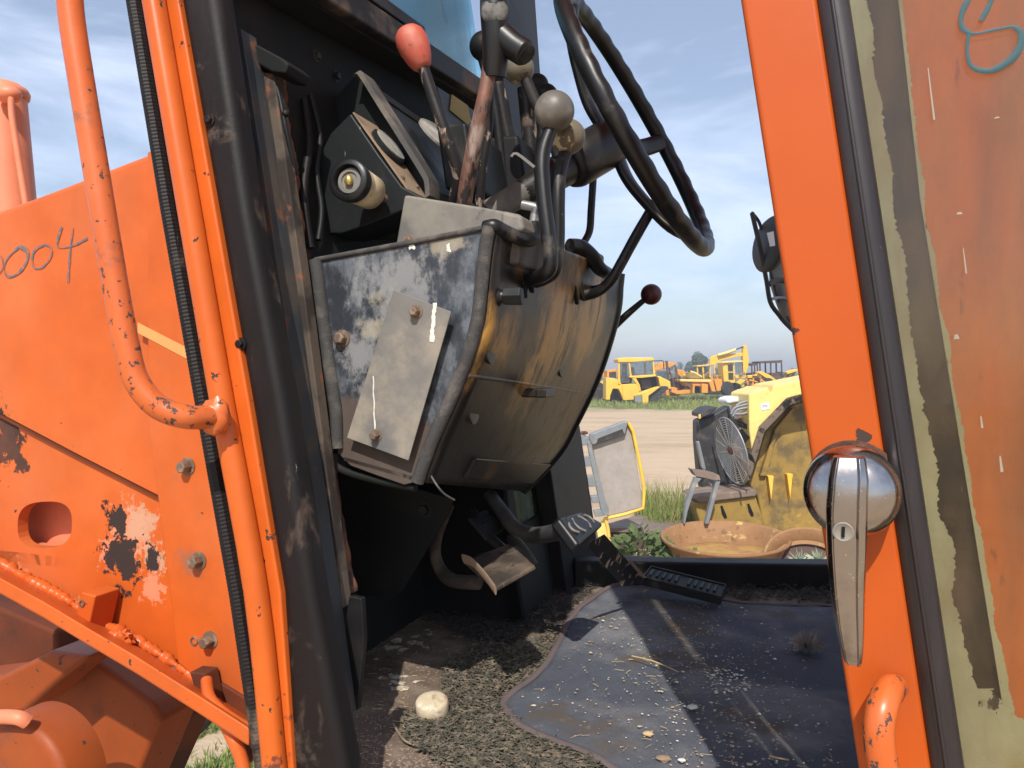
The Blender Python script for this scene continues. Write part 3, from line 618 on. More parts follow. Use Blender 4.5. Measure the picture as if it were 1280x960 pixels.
# lower gusset below the console
gus = slabA('gusset_plate', [(414, 578), (440, 588), (566, 624), (562, 640), (500, 742), (490, 748), (448, 744), (424, 720)], .36, .006, 'wallpaint', LD, .001)
bolt(pa(531, 637, .36), -EA, .010, gus, 'black'); bolt(pa(451, 661, .36), -EA, .010, gus, 'black')
tubeP('seam', [pa(418, 566, .005), pa(424, 585, .01), pa(470, 600, .01), pa(520, 610, .01)], .005, 'wallpaint', LD, n=5)
tubeP('wire_scrap', [pa(535, 588, .02), pa(545, 605, -.0), pa(555, 617, .01), pa(568, 625, .03)], .0013, 'dusty_gray', LD)

# ---- levers
def lever(label, rod, r, mat, knob, n=8):
    o = tubeP('lever', rod, r, mat, LD, n=n, label=label)
    return o
l1 = lever('long lever with a red knob', [(527, 78, 1.10), (540, 118, 1.10), (556, 165, 1.10), (570, 205, 1.11), (573, 225, 1.12), (567, 252, 1.14)], [.0082, .0085, .009, .0095, .0095, .0085], 'worn_black', 0)
m = MB(); m.lathe(P(529, 86, 1.10), P(508, 35, 1.10)-P(529, 86, 1.10), [(0, .010), (.004, .014), (.014, .0185), (.030, .0225), (.043, .0235), (.054, .021), (.061, .015), (.0645, .008), (.0655, .002)], 28).build('knob', 'knob_red', l1, smooth=True)
l2 = lever('thick worn lever with a T handle', [(614, 70, 1.0), (606, 120, 1.0), (594, 175, 1.01), (583, 235, 1.03), (576, 290, 1.05)], [.0098, .0100, .0108, .0108, .0100], 'worn_red', 0)
tubeP('grip', [(618, -22, .99), (618, 10, .985), (620, 50, .99), (618, 96, 1.0)], [.0185, .0188, .0185, .0150], 'black_gloss', l2)
tubeP('grip_arm', [(622, 40, .99), (640, 56, .985), (655, 66, .98), (659, 69, .978)], [.0175, .0175, .0172, .012], 'black_gloss', l2)
MB().ball(P(618, 14, .974), .0178, (1, .45, 1), seg=20, rings=12).build('grip_cap', 'grip_dust', l2, smooth=True)
MB().sweep([P(618, -22, .99), P(618, -26, .99)], .0184, 14)
lever('slim worn lever behind the thick one', [(612, 110, 1.08), (611, 160, 1.09), (604, 205, 1.10), (599, 258, 1.12)], [.006, .006, .0068, .0068], 'worn_black', 0)
l4 = lever('lever with a cream knob', [(654, 92, 1.18), (668, 125, 1.17), (690, 172, 1.16), (697, 196, 1.16)], [.009, .009, .0085, .0085], 'black', 0)
MB().ball(P(648, 86, 1.18), .0245, (1.0, 1, .92)).build('knob', 'knob_cream', l4, smooth=True)
l5 = lever('straight lever with a black knob', [(602, 70, 1.30), (618, 130, 1.30), (626, 190, 1.30), (632, 240, 1.30)], .008, 'black', 0)
MB().ball(P(605, 58, 1.30), .025).build('knob', 'black', l5, smooth=True)
l6 = lever('flat brown lever arm', [(622, 105, 1.33), (630, 150, 1.33), (640, 200, 1.33), (642, 245, 1.33)], .013, 'worn_black', 0)
l7 = lever('flat brown lever arm', [(656, 110, 1.38), (661, 160, 1.38), (664, 200, 1.38), (664, 250, 1.38)], .014, 'worn_black', 0)
for u, v, r_, d_ in ((672, 104, .020, 1.40), (682, 118, .022, 1.36)):
    l = lever('lever behind the grey knob', [(u, v, d_), (u-4, v+45, d_), (u-12, v+120, d_)], .009, 'black', 0)
    MB().ball(P(u, v+2, d_), r_).build('knob', 'black', l, smooth=True)
l8 = tubeP('lever', [(690, 158, 1.00), (680, 185, .998), (677, 210, .995), (680, 250, .99), (686, 300, .985), (688, 330, .985), (680, 343, .995), (662, 350, 1.03), (648, 354, 1.06)], [.0085, .010, .0102, .0098, .0098, .0098, .0098, .009, .009], 'black_gloss', LD, label='bent lever with a large dusty grey ball knob')
MB().ball(P(693, 139, 1.00), .0262, seg=32, rings=20).build('knob', 'knob_gray', l8, smooth=True)
l9 = tubeP('lever', [(708, 188, 1.05), (699, 215, 1.045), (697, 250, 1.04), (697, 300, 1.04), (694, 334, 1.04), (684, 346, 1.05), (664, 354, 1.08), (655, 357, 1.10)], [.0085, .010, .0102, .0098, .0098, .0098, .009, .009], 'black_gloss', LD, label='bent lever with a dirty cream ball knob')
MB().ball(P(710, 171, 1.05), .0240, seg=32, rings=20).build('knob', 'knob_cream', l9, smooth=True)
tubeP('lever', [(742, 216, 1.42), (739, 262, 1.42), (737, 288, 1.42), (730, 303, 1.41), (722, 318, 1.38)], .0068, 'black_gloss', LD, label='thin lever hanging below the steering column')
tubeP('lever', [(828, 238, 1.27), (812, 266, 1.26), (795, 295, 1.25), (776, 330, 1.25), (764, 350, 1.25), (748, 364, 1.26), (730, 370, 1.28), (716, 372, 1.30)], .0088, 'black_gloss', LD, label='lever bent out of the console face')
tubeP('lever', [(822, 250, 1.30), (806, 278, 1.30), (788, 310, 1.30), (768, 345, 1.30), (752, 360, 1.31), (728, 364, 1.34)], .0078, 'black_gloss', LD, label='second lever bent out of the console face')
l10 = tubeP('lever', [(804, 376, 1.62), (784, 393, 1.62), (764, 412, 1.62), (755, 420, 1.62)], [.006, .0075, .008, .008], 'black_gloss', LD, label='short lever with a maroon ball knob')
MB().ball(P(814, 368, 1.62), .0222).build('knob', 'maroon', l10, smooth=True)
tubeP('bent_wire', [(639, 196, .97), (646, 192, .97), (668, 209, .97)], .0028, 'dusty_gray', LD, asp=.4, n=3)
# boots and clutter between the levers
MB().box(P(600, 215, 1.25), ER*.05, EA*.20, EU*.10).build('lever_bracket', 'dash', LD, bevel=.006)
MB().box(P(650, 225, 1.36), ER*.06, EA*.14, EU*.12).build('lever_bracket', 'black', LD, bevel=.008)
MB().lathe(P(575, 195, 1.27), (.5, -.3, .5), [(0, .035), (.004, .035), (.006, .030)], 24).build('gauge', 'dash', LD, smooth=True)
MB().lathe(P(548, 172, 1.30), (.6, -.35, .6), [(0, .042), (.004, .042), (.007, .036)], 24).build('gauge', 'gauge_glass', LD, smooth=True)

# ---- steering column and wheel
wc = Vector((.210, 1.27, H+.409)); wa = Vector((.1105, 0, -.2065)).normalized(); wb = Vector((.056, .205, .074)); wb = (wb-wa*wb.dot(wa)).normalized()
we = wa.cross(wb).normalized(); we = we if we.x > 0 else -we
RW = .231
hubc = wc - we*.045
colend = P(600, 272, 1.16)
cdir = (colend-hubc).normalized()
tubeP('steering_column', [hubc+cdir*.085, hubc+cdir*.16, hubc+cdir*.235, colend], [.028, .027, .0175, .0165], 'black_gloss', LD, n=6, seg=24)
tubeP('column_collar', [hubc+cdir*.015, hubc+cdir*.02, hubc+cdir*.10, hubc+cdir*.115], [.026, .040, .040, .028], 'black_gloss', LD, n=3, seg=24)
tubeP('column_sleeve', [hubc+cdir*.20, hubc+cdir*.26, colend-cdir*.01], [.0205, .0195, .019], 'knob_gray', LD, n=3, seg=20)
swt = thing_part = bpy.data.objects.new('steering_wheel', None); COL.objects.link(swt); swt.empty_display_size = .1
swt.parent = LD; swt.matrix_parent_inverse = world_of(LD).inverted(); swt.location = wc; swt['label'] = 'black steering wheel with finger grips, seen nearly edge on'
m = MB(); NS = 192
pts = [wc + (wa*math.cos(2*math.pi*i/NS)+wb*math.sin(2*math.pi*i/NS))*RW for i in range(NS)]
def rf(i, an):
    return 1
rad = []
for i in range(NS):
    th = 2*math.pi*i/NS; grip = .5+.5*math.cos(th*36)
    rad.append(.0146)
def rimf(i, an):
    th = 2*math.pi*i/NS; q_ = max(0, math.cos(an)); return 1 - .13*q_*(.5+.5*math.cos(th*36))
m.sweep(pts, rad, 18, closed=True, rfun=rimf, flat=None); m.build('rim', 'black_gloss', swt, smooth=True)
def spoke(th, w0=.021, w1=.0165):
    e = wc + (wa*math.cos(th)+wb*math.sin(th))*RW*.955
    s0 = hubc + (e-hubc).normalized()*.02
    s0 = s0 - we*.012; md = s0.lerp(e, .5) - we*.020
    m = MB(); m.asp = .5; q_ = cat_rom([s0, s0.lerp(md, .5)-we*.006, md, md.lerp(e, .6)-we*.010, e], 5)
    m.sweep(q_, list(np.interp(np.linspace(0, 1, len(q_)), [0, 1], [w0, w1])), 14, flat=we); m.build('spoke', 'black_gloss', swt, smooth=True)
for a_ in (183, 88, -12): spoke(R(a_))
MB().lathe(hubc, we, [(-.02, .030), (.0, .036), (.010, .036), (.020, .030), (.024, .018)], 30).build('hub', 'black_gloss', swt, smooth=True)

# ---- pedals
def pad(name, pts, n, th, mat, par, bev=.003, label=None):
    o = MB().prism(pts, n*th).build(name, mat, par, bevel=bev, label=label); return o
# left pedal: a worn plate with raised curled ends
fl = FLOOR
p1 = tubeP('pedal_arm', [(562, 630, 1.42), (548, 665, 1.42), (544, 692, 1.40), (552, 714, 1.38), (568, 726, 1.34), (600, 728, 1.30)], .0125, 'worn_pedal', LD, asp=.6, n=8, seg=14)
q = [pz(582, 707, H-.315), pz(620, 741, H-.320), pz(671, 712, H-.300), pz(638, 684, H-.295)]
pn = (q[1]-q[0]).cross(q[3]-q[0]).normalized(); pn = pn if pn.z > 0 else -pn
MB().prism(q, pn*.008).build('pedal_pad', 'worn_pedal', p1, bevel=.003)
e1 = (q[1]-q[0])
m = MB(); vs = []; 
curl = cat_rom([q[0]+pn*.010-e1*.04, q[0].lerp(q[1], .33)+pn*.019, q[0].lerp(q[1], .7)+pn*.014, q[1]+pn*.004], 6)
m.asp = .22; m.sweep(curl, .0085, 14, flat=(q[3]-q[0])); m.build('pedal_lip', 'dust_tan', p1, smooth=True)
curl = cat_rom([q[3]+pn*.010, q[3].lerp(q[2], .4)+pn*.024, q[3].lerp(q[2], .8)+pn*.016, q[2]+pn*.004], 6)
m = MB(); m.asp = .3; m.sweep(curl, .010, 12, flat=(q[3]-q[0])); m.build('pedal_lip', 'dash', p1, smooth=True)
# middle pedal in the dark
tubeP('pedal_arm', [(590, 640, 1.42), (610, 670, 1.38), (630, 692, 1.36), (600, 704, 1.34)], .016, 'black', LD, asp=.6)
pm = pad('pedal_pad', [P(583, 650, 1.38), P(603, 640, 1.42), P(628, 664, 1.40), P(606, 678, 1.36)], UP*.6+ER*.6, .010, 'black', LD)
for i in range(3):
    a_ = P(590+i*8, 651+i*8, 1.385)+ER*.009+UP*.009; b_ = a_+(P(603, 642, 1.42)-P(583, 650, 1.38))*.7
    tubeP('tread', [a_, a_.lerp(b_, .5)+UP*.002, b_], .0022, 'dash', pm, n=3, seg=8)
# right brake pedal
pb = tubeP('pedal_arm', [(612, 618, 1.45), (628, 640, 1.42), (644, 660, 1.38), (668, 669, 1.34), (700, 664, 1.30), (716, 656, 1.29)], [.016, .017, .018, .018, .018, .018], 'steel_dark', LD, asp=.75)
q = [P(697, 646, 1.27), P(727, 639, 1.36), P(756, 654, 1.34), P(724, 682, 1.24)]
pn = (q[1]-q[0]).cross(q[3]-q[0]).normalized(); pn = pn if pn.z > 0 else -pn
pdl = MB().prism(q, -pn*.022).build('pedal_pad', 'black_gloss', pb, bevel=.007, bseg=3)
ctr = (q[0]+q[1]+q[2]+q[3])/4; ex = (q[1]+q[2]-q[0]-q[3])/2; ey = (q[2]+q[3]-q[0]-q[1])/2
for i, w in enumerate((-.34, -.12, .12, .34)):
    s_ = ctr+ex*w*.9+pn*.001; l_ = .30 if abs(w) < .2 else .22
    bow = ex*(.07 if w > 0 else -.07)
    tubeP('tread', [s_-ey*l_, s_-ey*l_*.4+bow, s_+ey*l_*.4+bow, s_+ey*l_], .0024, 'plate_gray', pdl, n=4, seg=8)
# link plate and floor treadle
q = [P(738, 676, 1.40), P(756, 667, 1.44), P(806, 724, 1.66), P(782, 728, 1.60)]
MB().prism(q, Vector((-.3, -.1, -.35)).normalized()*.012).build('pedal_link', 'worn_black', LD, bevel=.002)
q2 = [P(771, 708, 1.60), P(788, 703, 1.62), P(808, 725, 1.68), P(787, 729, 1.63)]
MB().prism([p+UP*.004 for p in q2], UP*.003).build('link_foot', 'dust_tan', LD, bevel=.001)
q = [P(804, 722, 1.70), P(814, 709, 1.76), P(907, 732, 1.70), P(901, 747, 1.64)]
tr = MB().prism(q, (0, 0, -.018)).build('treadle', 'black', LD, bevel=.003)
for i in range(11):
    t = (i+.8)/12
    if i == 5: continue
    a_ = q[0].lerp(q[3], t).lerp(q[1].lerp(q[2], t), .25)+UP*.002; b_ = q[0].lerp(q[3], t).lerp(q[1].lerp(q[2], t), .75)+UP*.002
    MB().box((a_+b_)/2, (b_-a_), (q[3]-q[0]).normalized()*.006, UP*.005).build('tread', 'dash', tr, bevel=.001)
tubeP('treadle_rim', [p+UP*.001 for p in (q[0], q[1], q[2], q[3], q[0])], .0028, 'dash', tr, n=1, seg=8)

# ---- cab floor and sills
def pzf(u, v, dz=0): return pz(u, v, FLOOR+dz)
def CF(r, a): p = O+r*ER+a*EA; return Vector((p.x, p.y, FLOOR))
MB().prism([CF(-.21, .16), CF(-.21, 1.22), Vector((1.45, 2.0, FLOOR)), CF(1.15, -.26), pzf(380, 1100), pzf(380, 940), pzf(425, 905), CF(-.06, .16)], (0, 0, -.03)).build('cab_floor', 'floor', LD, bevel=.003)
q = [pzf(705, 686), pzf(1300, 712), pzf(1300, 732), pzf(705, 704)]
far0, far1 = P(718, 701, 1.86), P(1330, 710, 1.80)
MB().prism([far0, far1, far1+Vector((0, .07, 0)), far0+Vector((0, .05, 0))], (0, 0, -.12)).build('far_sill', 'black', LD, bevel=.006)
slabA('floor_gusset', [(436, 745), (452, 748), (455, 800), (447, 888), (425, 892), (420, 860)], -.04, .01, 'black', LD, .002)
tubeP('near_sill', [pzf(370, 985, -.02), pzf(640, 1010, -.02), pzf(1000, 1040, -.02)], .03, 'black', LD, n=4)
# ---- far side mirror and its guard
mi = MB(); 
mh = MB().lathe(P(966, 306, 2.35), (-.95, -.25, .15), [(-.02, .02), (-.01, .06), (.0, .085), (.012, .088), (.02, .080)], 28).build('mirror_head', 'steel_dark', LD, smooth=True)
mh.scale = (1, 1, 1)
tubeP('mirror_guard', [(940, 266, 2.35), (950, 310, 2.35), (958, 350, 2.35), (963, 378, 2.35), (974, 394, 2.35), (984, 406, 2.35), (1010, 430, 2.3)], .0075, 'steel_dark', LD, n=4, asp=.6)
tubeP('mirror_guard', [(940, 266, 2.35), (949, 278, 2.38), (955, 300, 2.40), (966, 350, 2.40), (975, 380, 2.40), (992, 408, 2.38)], .005, 'steel_dark', LD, n=4)
tubeP('mirror_strut', [(960, 356, 2.35), (972, 350, 2.38), (984, 352, 2.38)], .009, 'steel_dark', LD, n=3)
tubeP('mirror_strut', [(964, 374, 2.35), (974, 372, 2.38), (986, 374, 2.38)], .005, 'steel_gray', LD, n=3)
tubeP('mirror_arm', [(970, 315, 2.5), (973, 350, 2.45), (982, 385, 2.40), (990, 404, 2.40), (1030, 440, 2.3)], [.02, .028, .022, .012, .012], 'dusty_gray', LD, n=4)
MB().prism([P(959, 291, 2.25), P(967, 289, 2.25), P(969, 307, 2.25), P(963, 308, 2.25)], (0, .004, 0)).build('sticker', 'white_label', LD)

# ---- open door in the foreground
DD = .57
HN = Vector((-.37, -.93, 0)).normalized(); HX = Vector((.93, -.37, 0)).normalized(); DP0 = P(1066, 613, .57)
def D(u, v, d=DD): return hit(u, v, DP0-HN*(d-DD), HN)
M('orange_door', (.47, .080, .008), .36, layers=[(RUSTD, 30, .70, .715, .8, {'chip': 1, 'det': 6, 'spots': [(tuple(D(u, v, DD)), .012) for u, v in ((990, 418), (1035, 640), (1046, 760), (1052, 820), (1060, 900), (1078, 548))], 'k': .28}), ((.56, .11, .02), 3, .5, .8, .5, {'a': .6, 'det': 8}), ((.34, .07, .02), 8, .60, .80, .6, {'a': .5, 'st': (1, 1, .3)}), (RUSTD, 45, .765, .775, .8, {'chip': 1, 'det': 3})], bump=.1, bscale=40, coat=.1, var=.05, spec=.28)
def dl(v): return 926+(v-0)*.1535 + (0 if v < 960 else 0)      # left edge of the door frame
def dm(v): return 1018+v*.1485                                   # frame / seal
def dr(v): return 1062+v*.1500                                   # seal / glass
vv = [-1400, 0, 250, 540, 720, 960, 1080]
def dstrip(name, fl_, fr_, d, th, mat, bevel, bseg=2, par=None, vs_=vv):
    l = [D(fl_(v), v, d) for v in vs_]; r = [D(fr_(v), v, d) for v in vs_]; n = len(l); V = []; Fc = []
    E = -HN*th
    for i in range(n): V += [l[i], r[i], r[i]+E, l[i]+E]
    for i in range(n-1):
        for k in range(4): Fc.append((i*4+k, i*4+(k+1) % 4, (i+1)*4+(k+1) % 4, (i+1)*4+k))
    Fc += [(3, 2, 1, 0), tuple((n-1)*4+k for k in range(4))]
    return MB().add(V, Fc).build(name, mat, par, bevel=bevel, bseg=bseg)
door = bpy.data.objects.new('cab_door', None); COL.objects.link(door); door.parent = LD; door.matrix_parent_inverse = world_of(LD).inverted(); door.location = (.35, .57, H-.5)
dstrip('door_stile', dl, lambda v: dm(v)+4, DD, .035, 'orange_door', .004, 3, door)
sealo = dstrip('glass_seal', lambda v: dm(v)+3, lambda v: dr(v)+2, DD-.006, .026, 'rubber_seal', .011, 5, door)
dstrip('glass_seal_lip', lambda v: dm(v)+20, lambda v: dm(v)+25, DD-.008, .012, 'rubber_seal', .003, 2, door)
GX = 1500
gl = dstrip('door_glass', lambda v: dr(v)-6, lambda v: GX, DD+.004, .005, 'door_glass', 0, 1, door)
# old sealant smeared on the back of the glass: ragged edge
def ragged(name, f0, f1, d, mat, amp, sc, v0=-60, v1=1080, n=260, th=.002, off=0):
    V = []; Fc = []
    for i in range(n+1):
        v = v0+(v1-v0)*i/n
        a_ = noise.noise(Vector((v*.011*sc, off, 0)))*amp + noise.noise(Vector((v*.05*sc, off+3, 0)))*amp*.45 + noise.noise(Vector((v*.18*sc, off+5, 0)))*amp*.5 + noise.noise(Vector((v*.45*sc, off+8, 0)))*amp*.25
        x0 = f0(v); x1 = f1(v)+a_
        V += [D(x0, v, d), D(x1, v, d), D(x1, v, d)-HN*th, D(x0, v, d)-HN*th]
    for i in range(n):
        for k in range(4): Fc.append((i*4+k, i*4+(k+1) % 4, (i+1)*4+(k+1) % 4, (i+1)*4+k))
    Fc += [(3, 2, 1, 0), tuple(n*4+k for k in range(4))]
    return MB().add(V, Fc).build(name, mat, door)
def sw_(v): return dr(v) + np.interp(v, [0, 94, 150, 250, 322, 416, 510, 570, 645, 680, 745, 865, 960], [20, 21, 20, 17, 20, 15, 15, 22, 17, 27, 18, 30, 90])
ragged('sealant', lambda v: dr(v)-4, sw_, DD+.0105, 'sealant', 7, 1.5, n=700)
dstrip('inner_frame', lambda v: dr(v)+10, lambda v: dr(v)+np.interp(v, [0, 250, 540, 960], [64, 54, 58, 66]), DD+.022, .012, 'black', .002, 1, door)
ragged('sealant', lambda v: dr(v)+np.interp(v, [0, 250, 540, 960], [61, 51, 55, 60]), lambda v: dr(v)+np.interp(v, [0, 250, 540, 700, 960], [65, 56, 60, 64, 74]), DD+.0185, 'sealant', 5, 1.8, n=700, off=7)
# patch of peeled paint at the bottom
ragged('sealant', lambda v: dr(v)+np.interp(v, [860, 900, 960, 1080], [30, 20, 0, 0]), lambda v: dr(v)+np.interp(v, [860, 900, 960, 1080], [46, 86, 120, 160]), DD+.0135, 'sealant', 26, 1.6, v0=862, v1=1080, n=240, off=11)
# orange side of the machine seen through the glass, stretched out of view to block sun
MB().prism([P(870, -1100, .68), P(1900, -1100, .62), P(1900, 1300, .62), P(1225, 1300, .68)], (0, .05, 0)).build('rear_side_panel', 'orange_streaked', LD, bevel=.004)
# white drips on the glass, marker scribble
def drip(u, v0, v1, w):
    m = MB(); n = 10; m.asp = .15; pts = [D(u+.12*(v0+(v1-v0)*i/n-v0), v0+(v1-v0)*i/n, DD+.003) for i in range(n+1)]
    m.sweep(pts, [w*(.5+.5*i/n) for i in range(n+1)], 8, flat=HN); m.build('drip', 'drip', gl, smooth=True)
M('drip', (.30, .26, .20), .7)
for a_ in ((1160, 85, 150, .0007), (1199, 265, 268, .0020), (1195, 418, 424, .002), (1204, 310, 342, .0006), (1246, 146, 148, .002), (1250, 570, 590, .001), (1226, 520, 535, .0008)): drip(*a_)
def scrib(pts, w, d, mat, par, name='paint_mark', nrm=HN, raw=False):
    q_ = cat_rom([D(u, v, d) for u, v in pts] if not raw else pts, 8); m = MB(); m.asp = .12
    m.sweep(q_, [w*max(.3, .8+.75*noise.noise(p*38)+.35*noise.noise(p*120)) for p in q_], 8, flat=nrm); m.build(name, mat, par, smooth=True)
scrib([(1216, -10), (1204, 12), (1202, 32), (1216, 42), (1250, 36), (1268, 34), (1277, 46), (1268, 70), (1240, 88), (1216, 84), (1209, 66), (1211, 42)], .0021, DD+.002, 'teal_mark', gl)
scrib([(1244, -12), (1236, 8), (1226, 26)], .0024, DD+.002, 'teal_mark', gl)

# chrome handle
hp = P(1066, 612, .520); ax = (HN+Vector((-.08, 0, .12))).normalized()
hd = MB().lathe(D(1066, 613, DD+.002), ax, [(0, .031), (.012, .0315), (.030, .0325), (.040, .031), (.048, .0265), (.053, .019), (.0555, .010), (.056, .002)], 48).build('door_handle', 'chrome', door, smooth=True)
def grip_bar():
    ctr = [(1062, 572), (1061, 600), (1059, 640), (1059, 690), (1060, 740), (1063, 790), (1066, 822), (1067, 831)]
    wid = [19, 24, 25, 24, 21, 17, 12.5, 9]
    dep = [.505, .500, .499, .501, .503, .506, .510, .513]
    q_ = [D(u, v, d) for (u, v), d in zip(ctr, dep)]; V = []; Fc = []
    K_ = 4; q2 = cat_rom(q_, K_); W = np.interp(np.linspace(0, 1, len(q2)), np.linspace(0, 1, len(wid)), wid)
    prof = [(-1.0, .010), (-.95, .001), (-.72, -.0035), (-.62, -.0018), (.42, -.0018), (.55, -.0045), (.86, -.002), (.97, .003), (1.0, .010), (.8, .016), (-.8, .016)]
    for p, w in zip(q2, W):
        k = w/F*.5
        for (x, y) in prof: V.append(p+HX*x*k-HN*y)
    n = len(prof)
    for i in range(len(q2)-1):
        for j in range(n): Fc.append((i*n+j, i*n+(j+1) % n, (i+1)*n+(j+1) % n, (i+1)*n+j))
    Fc += [tuple(range(n-1, -1, -1)), tuple((len(q2)-1)*n+j for j in range(n))]
    return MB().add(V, Fc).build('handle_grip', 'chrome', hd, bevel=.0009)
gb = grip_bar()
MB().lathe(D(1054, 665, .4975), HN, [(-.002, .0066), (.0008, .0066), (.0013, .0058), (.0007, .0052)], 26).build('keyhole', 'plate_gray', hd, smooth=True)
MB().box(D(1054, 665, .4962), HX*.0020, HN*.0012, (.0003, 0, .0068)).build('key_slot', 'void', hd)
# chips behind the handle
MB().lathe(D(1066, 605, DD-.0005), HN, [(0, .0325), (.0006, .032)], 40).build('handle_backing', 'rust', hd, smooth=True)
# lower grab handle on the door
tubeP('lower_grab', [D(u, v, d) for u, v, d in [(1120, 858, .566), (1112, 862, .55), (1104, 880, .535), (1099, 905, .528), (1100, 935, .526), (1106, 975, .526), (1112, 1040, .526)]], [.0085, .0098, .0102, .0102, .0102, .0102, .0102], 'orange_rail', door, n=8, seg=20)

# ---- orange body on the left
def PB(u, v, a=.12): return pa(u, v, a)
spot = lambda u, v, r: (tuple(pa(u, v, .12)), r)
M('orange_body', (.55, .105, .015), .40, layers=[(PINK, 1.8, .40, .75, .5, {'a': .65}), ((.60, .10, .012), 4, .58, .8, .45, {'a': .45}),
   ((.70, .24, .13), 55, .66, .69, .6, {'spots': [spot(165, 660, .075), spot(190, 735, .045), spot(140, 690, .05), spot(100, 770, .05), spot(20, 715, .04)], 'k': .34, 'det': 8, 'nr': .75, 'a': .9}),
   ((.50, .30, .19), 60, .70, .76, .75, {'spots': [spot(178, 655, .060), spot(192, 695, .055)], 'k': .42, 'det': 8, 'nr': .75, 'a': .8}),
   ((.036, .024, .021), 38, .635, .645, .8, {'spots': [spot(150, 694, .062), spot(143, 645, .036), spot(156, 708, .055), spot(192, 702, .038), spot(-4, 548, .09), spot(24, 578, .03)], 'k': .30, 'chip': 1, 'det': 8, 'nr': .72}),
   ((.20, .11, .075), 22, .52, .80, .7, {'spots': [spot(249, 696, .042), spot(235, 592, .025), spot(263, 806, .022)], 'k': .55, 'a': .55}),
   ((.28, .075, .03), 6, .56, .80, .7, {'st': (1, 1, .35), 'a': .45}), ((.42, .13, .06), 3, .50, .78, .6, {'a': .35, 'det': 9}),
   (RUSTD, 34, .735, .745, .8, {'chip': 1, 'det': 3})], bump=.15, bscale=50, coat=.04, spec=.28)
top = [(-90, 302), (0, 268), (60, 246), (125, 221), (190, 196), (262, 170), (262, 880), (235, 850), (222, 828), (170, 800), (152, 792), (60, 742), (0, 708), (-90, 660)]
# main plate with the oblong hole: built as two halves that meet along the hole's middle
hole = []
for i in range(32):
    an = 2*math.pi*i/32; c_, s_ = math.cos(an), math.sin(an)
    hole.append((56+34*math.copysign(abs(c_)**.72, c_), 656-29*math.copysign(abs(s_)**.72, s_)))
def plate_with_hole():
    import mathutils
    bm = bmesh.new()
    ov = [bm.verts.new(pa(u, v, .12)) for u, v in top]; hv = [bm.verts.new(pa(u, v+(u-56)*-.05, .12)) for u, v in hole]
    es = [bm.edges.new((ov[i], ov[(i+1) % len(ov)])) for i in range(len(ov))]+[bm.edges.new((hv[i], hv[(i+1) % len(hv)])) for i in range(len(hv))]
    bmesh.ops.triangle_fill(bm, use_beauty=True, use_dissolve=False, edges=es, normal=-EA)
    r_ = bmesh.ops.extrude_face_region(bm, geom=bm.faces[:])
    for g in r_['geom']:
        if isinstance(g, bmesh.types.BMVert): g.co += EA*.02
    bmesh.ops.recalc_face_normals(bm, faces=bm.faces)
    me = bpy.data.meshes.new('body_plate'); bm.to_mesh(me); bm.free(); me.materials.append(MATS['orange_body'])
    o = bpy.data.objects.new('body_plate', me); COL.objects.link(o); o.parent = LD; o.matrix_parent_inverse = world_of(LD).inverted()
    return o
body = plate_with_hole()
MB().prism([pa(u, v, .185) for u, v in [(-20, 580), (150, 580), (150, 740), (-20, 740)]], EA*.01).build('inner_web', 'salmon', LD)
MB().box(pa(58, 694, .15), ER*.2, EA*.06, UP*.03).build('inner_rib', 'salmon', LD, bevel=.006)
# rolled top edge of the plate running back
tp = [pa(u, v, .12) for u, v in top[:6]]
MB().prism([tp[0], tp[5], tp[5]+EA*.25+UP*.05, tp[0]+EA*.25+UP*.05], (0, 0, -.008)).build('body_top', 'orange_body', LD)
tubeP('rolled_edge', [p+EA*.008-UP*.003 for p in tp], .010, 'orange_body', LD, n=3, seg=12)
# raised fold, diagonal
def fold(px0, px1, mat, w, h):
    a0, a1 = pa(*px0, .12), pa(*px1, .12); d_ = (a1-a0).normalized(); up = Vector((0, 0, 1)); 
    V = [a0, a0-EA*h, a0-EA*h*.8-up*w, a0-up*w*1.0, a1, a1-EA*h, a1-EA*h*.8-up*w, a1-up*w]
    MB().add(V, [(3, 2, 1, 0), (4, 5, 6, 7)]+[(k, (k+1) % 4, 4+(k+1) % 4, 4+k) for k in range(4)]).build('fold', mat, LD, bevel=.0015)
# upper plate overlaps the lower one: its cut edge is the dark diagonal
up_poly = [(-90, 302), (0, 268.5), (60, 246.5), (125, 221.5), (186, 198), (215, 190), (235, 620), (232, 636), (192, 617), (100, 570), (0, 517), (-90, 470)]
MB().prism([pa(u, v, .108) for u, v in up_poly], EA*.011).build('upper_plate', 'orange_body', LD, bevel=.002)
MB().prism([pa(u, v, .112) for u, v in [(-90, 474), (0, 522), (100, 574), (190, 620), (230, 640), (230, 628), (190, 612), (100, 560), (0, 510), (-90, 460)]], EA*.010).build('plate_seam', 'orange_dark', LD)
# vertical side plate with bolts
sidep = slabA('bolted_plate', [(184, 190), (262, 165), (330, 900), (304, 880), (262, 862), (222, 828), (212, 740), (197, 620), (185, 530)], .095, .012, 'orange_body', LD, .002)
for u, v in ((235, 583), (249, 701), (263, 800)):
    bolt(pa(u, v, .095), -EA, .0098, sidep, 'bolt', h=.016)
MB().lathe(pa(243, 801, .095), -EA, [(-.001, .0075), (.002, .0072), (.0022, .005), (-.001, .0045)], 20).build('bolt_hole', 'bolt', sidep, smooth=True)
MB().prism([pa(u, v, .094) for u, v in [(172, 403), (240, 438), (240, 452), (172, 416)]], EA*.0009).build('stripe_decal', 'stripe', LD)
